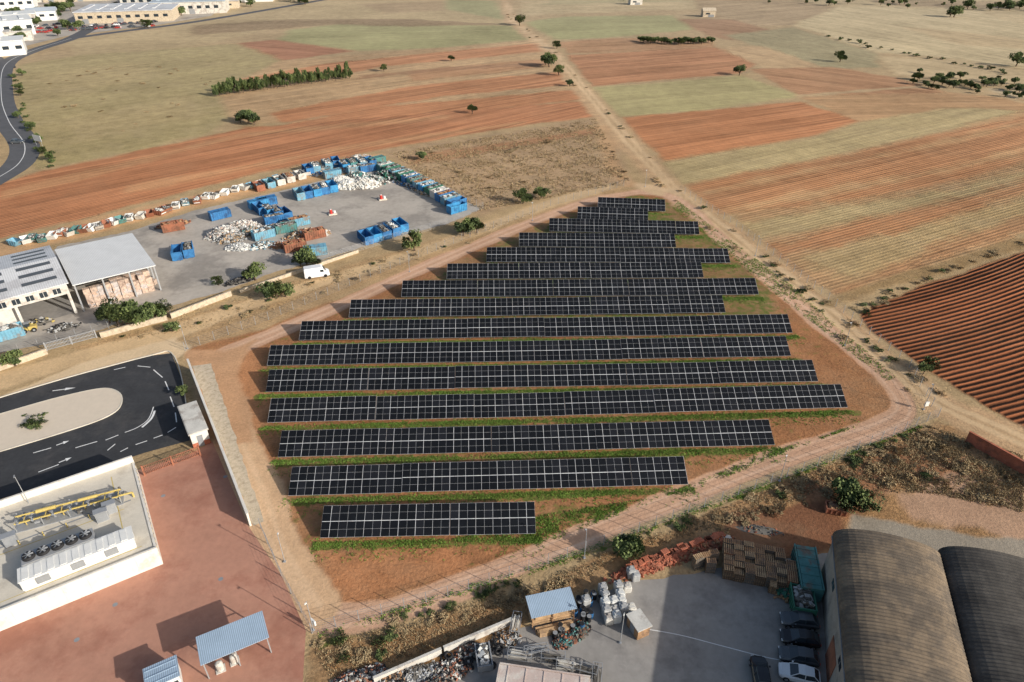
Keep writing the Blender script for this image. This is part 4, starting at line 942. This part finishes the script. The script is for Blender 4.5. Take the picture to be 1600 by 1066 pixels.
t = top('gatehouse', 'small long white gatehouse with pale roof and brick base', 'building', (x,y,0), R(33+90))
link('wall', MB().box(0,0,.9,8.0,2.5,2.7).mesh('wall', ['wallwhite']), t); link('plinth', MB().box(-.02,-.02,0,8.02,2.52,.898).mesh('plinth', ['brick']), t)
link('roof', MB().box(-.2,-.2,2.703,8.2,2.7,2.85).box(-.1,-.1,2.852,8.1,2.6,2.9).mesh('roof', ['offwhite']), t)
link('door', MB().box(-.05,.9,.05,-.022,1.7,2.1).mesh('door', ['grey']), t)
for xx in (1,4.2): link('window', MB().box(xx,-.03,1.2,xx+1.3,-.001,2.1).mesh('window', ['glass']), t)
x, y = P(313,1040,3)
t = top('carport', 'open steel carport with ribbed bluish-grey roof', 'shelter', (x,y,0), R(28))
link('roof', MB().add([(0,0,2.9),(7.0,0,2.9),(7.0,3.5,3.2),(0,3.5,3.2),(0,0,2.98),(7.0,0,2.98),(7.0,3.5,3.28),(0,3.5,3.28)], [(3,2,1,0),(4,5,6,7),(0,1,5,4),(1,2,6,5),(2,3,7,6),(3,0,4,7)]).mesh('roof', ['roofblue']), t)
for xx in (.2,3.4,6.7):
    for yy in (.2,3.2): link('post', MB().box(xx,yy,0,xx+.12,yy+.12,2.88+yy*.08).mesh('post', ['steel']), t)
b = MB(); b.box(.2,3.22,1.0,6.8,3.28,1.08); b.box(.2,3.22,2.0,6.8,3.28,2.08); b.box(.2,.22,2.6,6.8,.28,2.75); link('rail', b.mesh('rail', ['steel']), t)
for i in range(2):
    xx, yy = P(345+i*22,1046-i*12); tt = top('storage_tank', 'small grey tank under the carport', 'tank', (xx,yy,0), R(28)); link('tank_body', MB().cyl((0,0,.1),(0,0,1.1),.4,.4,14).cyl((0,0,1.1),(0,0,1.25),.4,.2,14).box(-.5,-.5,0,.5,.5,.098).mesh('tank_body', ['offwhite']), tt)
x, y = P(262,1072)
t = top('site_cabin', 'small white metal cabin with ribbed roof', 'cabin', (x,y,0), R(30))
link('wall', MB().box(-1.5,-1.2,.1,1.5,1.2,2.4).mesh('wall', ['white']), t); link('roof', MB().box(-1.65,-1.35,2.403,1.65,1.35,2.52).box(-1.5,-.9,2.522,1.5,-.8,2.58).box(-1.5,-.05,2.522,1.5,.05,2.58).box(-1.5,.8,2.522,1.5,.9,2.58).mesh('roof', ['roofblue']), t)
link('door', MB().box(-.4,-1.24,.15,.45,-1.203,2.1).mesh('door', ['grey']), t); link('window', MB().box(.7,-1.24,1,1.3,-1.203,1.8).mesh('window', ['glass']), t)
for u, v in ((345,905),(255,775),(352,745),(180,945),(120,1000)):
    x, y = P(u, v); sheet('manhole_cover', [(x+.3*math.cos(i*.524), y+.3*math.sin(i*.524)) for i in range(12)], 'grey', .02, 'round iron manhole cover in red paving', 'manhole')

# timber shed
x, y = P(832,962,2.6)
t = top('timber_shed', 'open timber rack with ribbed metal roof', 'shed', (x,y,0), R(14))
link('roof', MB().add([(-.2,-.3,2.5),(5.2,-.3,2.5),(5.2,2.4,2.9),(-.2,2.4,2.9),(-.2,-.3,2.58),(5.2,-.3,2.58),(5.2,2.4,2.98),(-.2,2.4,2.98)], [(3,2,1,0),(4,5,6,7),(0,1,5,4),(1,2,6,5),(2,3,7,6),(3,0,4,7)]).mesh('roof', ['roofblue']), t)
for xx in (0,2.4,4.9):
    for yy in (0,2.1): link('post', MB().box(xx,yy,0,xx+.12,yy+.12,2.48+yy*.14).mesh('post', ['wood']), t)
b = MB()
for z in (.5,1.3): b.box(0,0.13,z,5,2.08,z+.08)
for i in range(26): b.box(.15,.2+random.uniform(0,1.6),.58+random.uniform(0,.5),4.9,.4+random.uniform(.2,1.6),.68+random.uniform(.05,.5))
for i in range(8): b.box(.2+random.uniform(0,.3),.15+i*.22,1.38,4.7+random.uniform(-.5,.2),.3+i*.22,1.5+random.uniform(0,.4))
for i in range(12): b.box(.2+random.uniform(0,.5),-1.2+random.uniform(0,1.0),0.0,4.7+random.uniform(-.8,.2),-.9+random.uniform(0,.9),.2+random.uniform(0,.5))
link('timber_shelf', b.mesh('timber_shelf', ['wood2']), t)
x, y = P(996,985)
t = top('equipment_hut', 'small weathered hut with white roof and wooden sides', 'hut', (x,y,0), R(-65))
link('wall', MB().box(-1.1,-.8,.1,1.1,.8,1.8).mesh('wall', ['wood']), t); link('roof', MB().box(-1.25,-.95,1.803,1.25,.95,1.92).mesh('roof', ['offwhite']), t)
link('door', MB().box(-.4,-.84,.15,.4,-.803,1.6).mesh('door', ['grey']), t)

# ---------------------------------------------------------------- yard goods
def pallet_mesh(n, mats):
    b = MB()
    for k in range(n):
        z = k*.16; dx, dy = random.uniform(-.04,.04), random.uniform(-.04,.04); mi = random.choice((0,0,1))
        for y in (-.36,0,.36): b.box(-.58+dx,y-.05+dy,z,.58+dx,y+.05+dy,z+.10,2)
        for i in range(5): b.box(-.6+i*.25+dx,-.4+dy,z+.102,-.44+i*.25+dx,.4+dy,z+.135,mi)
    return b.mesh('pallet_boards', mats)
PM = [pallet_mesh(n, m_) for n, m_ in ((12,['wood','wood2','scrap']),(11,['wood2','wood','bark']),(13,['wood2','wood2','scrap']),(9,['wood','wood2','bark']),(12,['wood','wood','scrap']),(12,['wood2','wood','rust']))]
def pallets(x, y, a):
    t = top('pallet_stack', 'stack of empty slatted wooden pallets on concrete', 'pallets', (x,y,.012), a, 'stacks of wooden pallets'); link('pallet_boards', random.choice(PM), t)
ox, oy = P(1136,902); pf = frame(ox, oy, -14)
for i in range(7):
    for j in range(6):
        if i > 5 and j > 3: continue
        x, y = pf(i*1.23+random.uniform(-.02,.02), j*.84+random.uniform(-.02,.02)); pallets(x, y, R(-14)+random.uniform(-.03,.03))
for u, v, a in ((1088,886,20),(1100,882,10),(1108,892,-5),(1205,922,70),(1112,878,12)): pallets(*P(u, v), R(a))
def bag_mesh(mat, h=1.25):
    b = MB(); secs = []
    for z, r in ((0,.46),(.08,.5),(h*.5,.52),(h-.08,.5),(h,.44)):
        secs.append([(r*math.copysign(abs(math.cos(a))**.3, math.cos(a)), r*math.copysign(abs(math.sin(a))**.3, math.sin(a)), z+random.uniform(-.03,.03)*(z > .1)) for a in [2*math.pi*i/12+.26 for i in range(12)]])
    b.loft(secs); b.box(-.3,-.32,h-.01,.28,.1,h+.1); b.box(-.1,.12,h-.01,.3,.36,h+.16); return b.mesh('bag_body', [mat])
BG = [bag_mesh('bag'), bag_mesh('bag2', 1.3), bag_mesh('offwhite', 1.0), bag_mesh('bag2', 1.1)]
def bigbag(u, v, z=0):
    x, y = P(u, v); t = top('wrapped_stack', 'white film-wrapped stack of goods on the concrete', 'wrapped goods', (x,y,.012+z), R(12)+random.uniform(-.15,.15), 'wrapped stacks in the storage yard'); link('bag_body', random.choice(BG), t)
for i in range(4):
    for j in range(5):
        if random.random() < .9: bigbag(941+i*12.5+j*2.2+random.uniform(-1,1), 925+j*11.5-i*1.0+random.uniform(-1,1))
for u, v in ((992,905),(985,900),(915,945)): bigbag(u, v)
def brickpack(u, v, a, m_='brick'):
    x, y = P(u, v); t = top('brick_pack', 'stack of red clay bricks on a pallet', 'bricks', (x,y,.012), R(a), 'stacks of red bricks')
    b = MB(); nk = random.choice((2,3,4,5))
    for k in range(nk):
        for i in range(4): b.box(-.5+i*.25,-.38,.15+k*.18,-.28+i*.25,.38,.15+k*.18+.165)
    link('brick_layer', b.mesh('brick_layer', [m_]), t); link('pallet_base', MB().box(-.55,-.42,0,.55,.42,.12).mesh('pallet_base', ['wood']), t)
for i in range(24): brickpack(984+i*6.2+random.uniform(-2,2), 893-i*2.2+random.uniform(-3,2), 22+random.uniform(-8,8))
for i in range(16): brickpack(1002+i*7.5+random.uniform(-2,2), 881-i*2.3+random.uniform(-2,2), 22+random.uniform(-12,12))
pile(1085,862,5,1.0,.8,280,.38,['brick','rust','wood'],'heap of broken bricks and rubble',22,'rubble_pile')
pile(1010,886,5,1.0,.8,260,.38,['brick','brick','rust'],'heap of broken red tiles',22,'rubble_pile')
pile(1045,874,5,1.0,.8,260,.38,['brick','rust','brick'],'heap of broken red tiles',22,'rubble_pile')
pile(1115,852,3,.9,.7,150,.38,['rust','brick','wood'],'heap of rusty red scrap',22,'rubble_pile')
pile(1130,845,1.2,.7,.6,50,.4,['offwhite','bag'],'small heap of white debris',0,'rubble_pile')
pile(1185,828,3,.8,.2,40,.22,['scrap','brick','dryleaf'],'low scattered rubble on dark soil',-10,'rubble_pile')
pile(1230,925,1.6,1.6,.8,90,.4,['green','scrap','wood'],'small heap of mixed scrap by the container',0)
random.seed(5)
for u, v, rx in ((620,1062,3),(655,1052,3.2),(700,1045,2.6),(575,1056,2.2),(735,1020,2),(790,1000,1.6),(905,985,1.4),(880,1000,1.2),(690,1062,3),(550,1064,2)):
    pile(u, v, rx, 1.0, .5, 170, .36, random.choice((['scrap','offwhite','rust','dark'],['bag2','scrap','scrap','steel'],['scrap','wood','bag2','dark'],['dark','teal','scrap','rust'])), 'jumbled heap of metal and plastic scrap', random.uniform(0,40))
def rack(u, v, a, L=2.6):
    x, y = P(u, v); t = top('metal_rack', 'galvanised steel storage frame on concrete', 'rack', (x,y,.012), R(a), 'steel storage frames'); b = MB()
    for xx in (-L/2, L/2):
        for yy in (-.5,.5): b.box(xx-.03,yy-.03,0,xx+.03,yy+.03,1.1)
    for z in (.2,1.06):
        for yy in (-.5,.5): b.box(-L/2,yy-.025,z,L/2,yy+.025,z+.05)
        for xx in (-L/2,L/2): b.box(xx-.025,-.5,z+.005,xx+.025,.5,z+.045)
    link('rack_frame', b.mesh('rack_frame', ['steel']), t)
    b = MB()
    for i in range(14): b.obox(random.uniform(-.4,.4), random.uniform(-.4,.4), random.uniform(.3,1.0), L*random.uniform(.5,.9), .1, .08, random.uniform(-.1,.1))
    link('steel_bar', b.mesh('steel_bar', [random.choice(('steel','scrap','offwhite'))]), t)
for u, v, a in ((812,1028,-8),(838,1022,10),(864,1032,-5),(888,1046,-12),(914,1052,-15),(932,1062,80),(806,980,80)): rack(u, v, a)
container(848,1084,-9, 9.5, 2.5, 2.2, 'pink', None, 'long container covered with faded pinkish tarpaulin', True)
container(1257,905,78, 6.5, 2.4, 2.3, 'teal', None, 'long teal closed steel container on concrete', True)
container(1250,948,78, 3.5, 2.4, 1.8, 'green', SG, 'short dark green open skip full of scrap')
container(1304,800,-15, 2.6, 1.4, 1.0, 'rust', SB, 'small rusty red skip on bare soil')
container(756,1032,100, 2.8, 1.5, 1.1, 'grey', SC, 'small grey open skip with white scrap')
dr = MB().cyl((0,0,0),(0,0,.9),.29,.29,14,0).cyl((0,0,.3),(0,0,.33),.305,.305,14,0).cyl((0,0,.6),(0,0,.63),.305,.305,14,0).cyl((0,0,.901),(0,0,.92),.27,.27,14,1)
DM = [dr.mesh('drum_body', ['scrap','dark']), dr.mesh('drum_body', ['dark','grey']), dr.mesh('drum_body', ['blue','dark'])]
for i in range(26):
    u, v = random.choice(((905,950),(915,965),(925,940),(900,975),(870,985)))
    x, y = P(u+random.uniform(-10,12), v+random.uniform(-10,12)); t = top('steel_drum', 'dark steel drum standing in the storage yard', 'drum', (x,y,.012), 0, 'steel drums'); link('drum_body', random.choice(DM), t)
tm = MB(); secs = []
for i in range(16):
    a = 2*math.pi*i/16; secs.append([( (.38+.12*math.cos(q))*math.cos(a), (.38+.12*math.cos(q))*math.sin(a), .13+.12*math.sin(q)) for q in [math.pi*2*j/8 for j in range(8)]])
secs.append(secs[0]); tm.loft(secs); TM = tm.mesh('tyre_ring', ['dark'], True)
for i in range(22):
    x, y = P(720+random.uniform(-30,60), 1020+random.uniform(-15,25)); t = top('tyre', 'old black tyre lying in the storage yard', 'tyre', (x,y,random.choice((0,.0,.25))), 0, 'old tyres'); link('tyre_ring', TM, t)

# ---------------------------------------------------------------- vehicles
def make_car(mat, lab, name='parked_car', cat='car'):
    t = top(name, lab, cat, (0,0,-50), 0, None)
    st = [(-2.12,.45,.72,.70),(-2.05,.32,.86,.80),(-1.5,.22,.95,.88),(-.5,.2,.96,.9),(.6,.2,.96,.9),(1.1,.22,.93,.89),(1.8,.26,.80,.84),(2.1,.4,.62,.70)]
    b = MB(); secs = []
    for x, z0, z1, w in st: secs.append([(x,-w*.92,z0),(x,-w,z0+.15),(x,-w,z1-.16),(x,-w*.86,z1),(x,w*.86,z1),(x,w,z1-.16),(x,w,z0+.15),(x,w*.92,z0)])
    b.loft(secs)
    b.loft([[(-1.35,-.56,1.43),(-1.35,.56,1.43),(-1.35,.52,1.475),(-1.35,-.52,1.475)],[(-.4,-.64,1.46),(-.4,.64,1.46),(-.4,.58,1.52),(-.4,-.58,1.52)],[(.25,-.60,1.42),(.25,.60,1.42),(.25,.55,1.47),(.25,-.55,1.47)]])
    for s in (-1,1):
        for p0, p1 in (((-1.95,s*.76,.9),(-1.33,s*.56,1.45)),((1.05,s*.78,.93),(.25,s*.59,1.44)),((-.45,s*.82,.95),(-.45,s*.63,1.46))): b.cyl(p0, p1, .045, n=5)
        b.box(.62,s*.98-.08,.93,.78,s*.98+.08,1.07)
    link('body', b.mesh('body', [mat]), t)
    g = MB(); g.loft([[(-1.92,-.74,.9),(-1.92,.74,.9),(-1.36,.55,1.42),(-1.36,-.55,1.42)],[(-.4,-.80,.95),(-.4,.80,.95),(-.4,.62,1.45),(-.4,-.62,1.45)],[(1.02,-.76,.93),(1.02,.76,.93),(.24,.58,1.41),(.24,-.58,1.41)]])
    link('window', g.mesh('window', ['glass']), t)
    wm = MB().cyl((0,-.1,0),(0,.1,0),.33,.33,16,0).mesh('tyre', ['dark']); rm = MB().cyl((0,-.115,0),(0,.115,0),.2,.2,10,0).mesh('rim', ['rim'])
    for x in (-1.3,1.32):
        for s in (-1,1):
            w = link('wheel', wm, t, (x,s*.84,.33)); link('rim', rm, w)
    for s in (-1,1):
        link('headlight', MB().box(1.93,s*.6-.14,.55,2.08,s*.6+.14,.68).mesh('headlight', ['lamp']), t)
        link('tail_light', MB().box(-2.13,s*.62-.1,.62,-2.04,s*.62+.1,.78).mesh('tail_light', ['red']), t)
    return t
cars = {k: make_car(k, l) for k, l in (('carblack','black hatchback parked on the concrete yard'),('cargrey','dark grey hatchback parked on the concrete yard'),('carwhite','white hatchback parked on the concrete yard'),('carred','red hatchback parked beside industrial buildings'))}
def putcar(k, u, v, a, lab=None, grp=None, sc=1.0):
    x, y = P(u, v); clone(cars[k], (x,y,.014), R(a), sc, lab, grp)
putcar('cargrey',1247,974,172,'dark grey car parked in warehouse shadow','cars parked beside the warehouse')
putcar('carblack',1248,1002,170,'black car parked in warehouse shadow','cars parked beside the warehouse')
putcar('cargrey',1246,1030,168,None,'cars parked beside the warehouse')
putcar('carwhite',1247,1058,164,'white hatchback parked next to dark cars','cars parked beside the warehouse')
putcar('carblack',1187,1058,82,'black car parked alone on the yard','cars parked beside the warehouse')
putcar('cargrey',28,224,10,'dark car driving on the country road',None)
for i in range(80):
    u = random.uniform(30,255); v = 47-(u-50)*.06+random.choice((0,5,-5))+random.uniform(-1,1)
    putcar(random.choice(('carblack','cargrey','carwhite','carwhite','carred','cargrey')), u, v, random.choice((20,200,110)), 'small car parked outside industrial buildings', 'cars parked in the industrial estate')
def make_van(x, y, a):
    t = top('delivery_van', 'white panel van parked on the dirt lane', 'van', (x,y,.02), R(a))
    b = MB(); secs = []
    for xx, z0, z1, w in ((-2.7,.4,2.25,.93),(-2.6,.3,2.42,.98),(-1,.28,2.48,1.0),(1.0,.28,2.45,1.0),(1.35,.28,2.25,.97),(1.95,.28,1.35,.95),(2.5,.3,1.12,.9),(2.7,.42,.85,.82)):
        secs.append([(xx,-w,z0),(xx,-w,z1-.25),(xx,-w*.88,z1),(xx,w*.88,z1),(xx,w,z1-.25),(xx,w,z0)])
    b.loft(secs); link('body', b.mesh('body', ['carwhite']), t)
    link('windscreen', MB().add([(1.42,-.8,2.16),(1.42,.8,2.16),(1.97,.84,1.4),(1.97,-.84,1.4)], [(3,2,1,0)]).mesh('windscreen', ['glass']), t, (.03,0,.03))
    for s in (-1,1):
        link('side_window', MB().box(.75,s*1.0-.012,1.4,1.5,s*1.0+.012,1.95).mesh('side_window', ['glass']), t)
        link('headlight', MB().box(2.5,s*.65-.15,.75,2.7,s*.65+.15,.95).mesh('headlight', ['lamp']), t)
    wm = MB().cyl((0,-.12,0),(0,.12,0),.36,.36,16,0).mesh('tyre', ['dark'])
    for xx in (-1.7,1.75):
        for s in (-1,1): link('wheel', wm, t, (xx,s*.92,.36))
vx_, vy_ = P(496,432); make_van(vx_, vy_, 18)
x, y = P(46,518)
t = top('wheel_loader', 'small yellow wheel loader with bucket on the yard', 'loader', (x,y,.02), R(205)); t.scale = (.62,.62,.62)
b = MB(); b.box(-2.4,-.8,.7,-.2,.8,1.9); b.box(-.2,-.5,.6,1.4,.5,1.3); b.obox(1.9,-.5,1.4,2.2,.15,.25,0,0,.35); b.obox(1.9,.5,1.4,2.2,.15,.25,0,0,.35); link('body', b.mesh('body', ['yellow']), t)
link('cab', MB().box(-.7,-.65,1.903,.6,.65,3.0).mesh('cab', ['glass']), t); link('cab_roof', MB().box(-.8,-.75,3.003,.7,.75,3.12).mesh('cab_roof', ['grey']), t)
link('bucket', MB().loft([[(2.8,-1.3,.2),(3.8,-1.3,.15),(2.9,-1.3,.35),(3.0,-1.3,1.2),(2.75,-1.3,1.1)],[(2.8,1.3,.2),(3.8,1.3,.15),(2.9,1.3,.35),(3.0,1.3,1.2),(2.75,1.3,1.1)]]).mesh('bucket', ['grey']), t)
wm = MB().cyl((0,-.25,0),(0,.25,0),.7,.7,16,0).cyl((0,-.27,0),(0,.27,0),.35,.35,10,1).mesh('tyre', ['dark','grey'])
for xx in (-1.6,1.0):
    for s in (-1,1): link('wheel', wm, t, (xx,s*.95,.7))
container(15,528,38,5.2,2.1,2.1,'cyan',SC,'light blue open container beside the loader',group=G1)
pile(60,505,2.5,1.2,1.0,80,.5,['scrap','yellow','dark','bag2'],'heap of mixed scrap by the warehouse door',20)
pile(100,512,3,1.5,.5,80,.4,['scrap','dark','bag2'],'low heap of scrap on the yard',20)

# ---------------------------------------------------------------- industrial estate
def ibld(u, v, ang, L, D, h, wm_, rm_, lab, flat=False):
    x, y = P(u, v); t = top('industrial_building', lab, 'building', (x,y,0), R(ang))
    link('wall', MB().box(0,0,0,L,D,h).mesh('wall', [wm_]), t)
    b = MB()
    if flat:
        b.box(-.4,-.4,h+.02,L+.4,D+.4,h+.5)
        for i in range(int(L/9)): b.box(3+i*9,D*.2,h+.502,5+i*9,D*.8,h+.9)
    else:
        n = max(1, int(D/14)); s = D/n
        for i in range(n): y0 = i*s; b.add([(-.4,y0-.3*(i==0),h+.02),(L+.4,y0-.3*(i==0),h+.02),(L+.4,y0+s/2,h+2.0),(-.4,y0+s/2,h+2.0),(-.4,y0+s,h+.02),(L+.4,y0+s,h+.02)], [(0,1,2,3),(3,2,5,4),(1,5,2),(0,3,4)])
    link('roof', b.mesh('roof', [rm_]), t)
    k = int(L/6)
    for i in range(k): link('window', MB().box(2+i*6,-.1,h*.45,5+i*6,-.01,h*.7).mesh('window', ['glass']), t)
    for i in range(max(1, k//4)): link('door', MB().box(4+i*22,-.12,0,8+i*22,-.02,h*.42).mesh('door', ['grey']), t)
ibld(120,38,14,62,46,7,'stone','roofwhite','long beige industrial building with pale flat roof', True)
ibld(238,24,14,52,50,8,'offwhite','roofbluegrey','large industrial hall with blue-grey flat roof', True)
ibld(190,12,12,60,60,8,'offwhite','white','large white-roofed industrial hall', True)
ibld(-50,62,35,36,30,8,'white','white','white-roofed industrial hall beside the road', True)
ibld(-40,92,30,24,18,7,'white','white','small white industrial building by the road', True)
ibld(-6,44,30,24,20,7,'offwhite','white','small industrial building with pale roof', True)
ibld(10,66,28,14,10,5,'offwhite','offwhite','low flat white building near the road', True)
ibld(44,34,24,18,14,6,'white','roofbluegrey','small grey-roofed workshop among trees')
ibld(-30,18,25,36,24,8,'white','white','white industrial hall among trees', True)
ibld(10,6,22,30,24,8,'offwhite','roofbluegrey','grey industrial hall among trees', True)
ibld(300,2,12,50,40,8,'offwhite','white','distant industrial hall with white roof', True)
ibld(305,20,14,18,14,5,'white','white','small white building beside the road')
ibld(340,14,14,16,14,5,'stone','rooftan','small beige building beside the road')
ibld(68,4,15,50,40,8,'stone','roofwhite','distant beige industrial hall', True)
ibld(120,-4,15,50,40,8,'offwhite','white','distant white industrial hall', True)
ibld(230,-6,14,60,40,8,'offwhite','roofbluegrey','distant blue-grey industrial hall', True)
ibld(360,4,10,34,24,6,'white','white','small white industrial hall with bright roof', True)
ibld(410,-2,10,60,40,7,'offwhite','white','distant industrial hall with pale roof', True)
ibld(985,8,10,10,6,4,'offwhite','rooftan','small distant farmhouse among trees')
ibld(1098,27,0,9,6,4,'stone','stone','small abandoned stone farm hut in the fields')
x, y = P(62,228)
t = top('billboard', 'blank white roadside board on two posts', 'sign', (x,y,0), R(-25))
link('panel', MB().box(-2,-.05,1.6,2,.05,3.6).mesh('panel', ['white']), t); link('post', MB().box(-1.6,-.04,0,-1.5,.04,1.598).mesh('post', ['steel']), t); link('post', MB().box(1.5,-.04,0,1.6,.04,1.598).mesh('post', ['steel']), t)

def kill(o):
    for c in list(o.children): kill(c)
    bpy.data.objects.remove(o)
for o in protos+shr+dry+pyr+list(cars.values()): kill(o)

# ---------------------------------------------------------------- light, sky, camera
EL = R(22.5)
S = Vector((.872*math.cos(EL), -.49*math.cos(EL), math.sin(EL)))
sun = bpy.data.lights.new('sun', 'SUN'); sun.energy = 5.0; sun.angle = R(.53); sun.color = (1, .95, .875)
so = bpy.data.objects.new('sun', sun); col.objects.link(so); so.rotation_euler = S.to_track_quat('Z', 'Y').to_euler()
w = bpy.data.worlds.new('World'); bpy.context.scene.world = w; w.use_nodes = True
nt = w.node_tree; sk = nt.nodes.new('ShaderNodeTexSky'); sk.sky_type = 'NISHITA'; sk.sun_disc = False
sk.sun_elevation = EL; sk.sun_rotation = math.atan2(S.x, S.y); sk.dust_density = 3.0
nt.links.new(sk.outputs[0], nt.nodes['Background'].inputs[0]); nt.nodes['Background'].inputs[1].default_value = .13
cam = bpy.data.cameras.new('camera'); cam.lens = 24; cam.sensor_width = 36; cam.clip_end = 8000; cam.clip_start = .5
co = bpy.data.objects.new('camera', cam); col.objects.link(co); co.location = (0,0,H); co.rotation_euler = (R(90)-PT, 0, 0)
sc = bpy.context.scene; sc.camera = co
sc.view_settings.view_transform = 'Standard'; sc.view_settings.look = 'None'; sc.view_settings.exposure = 0
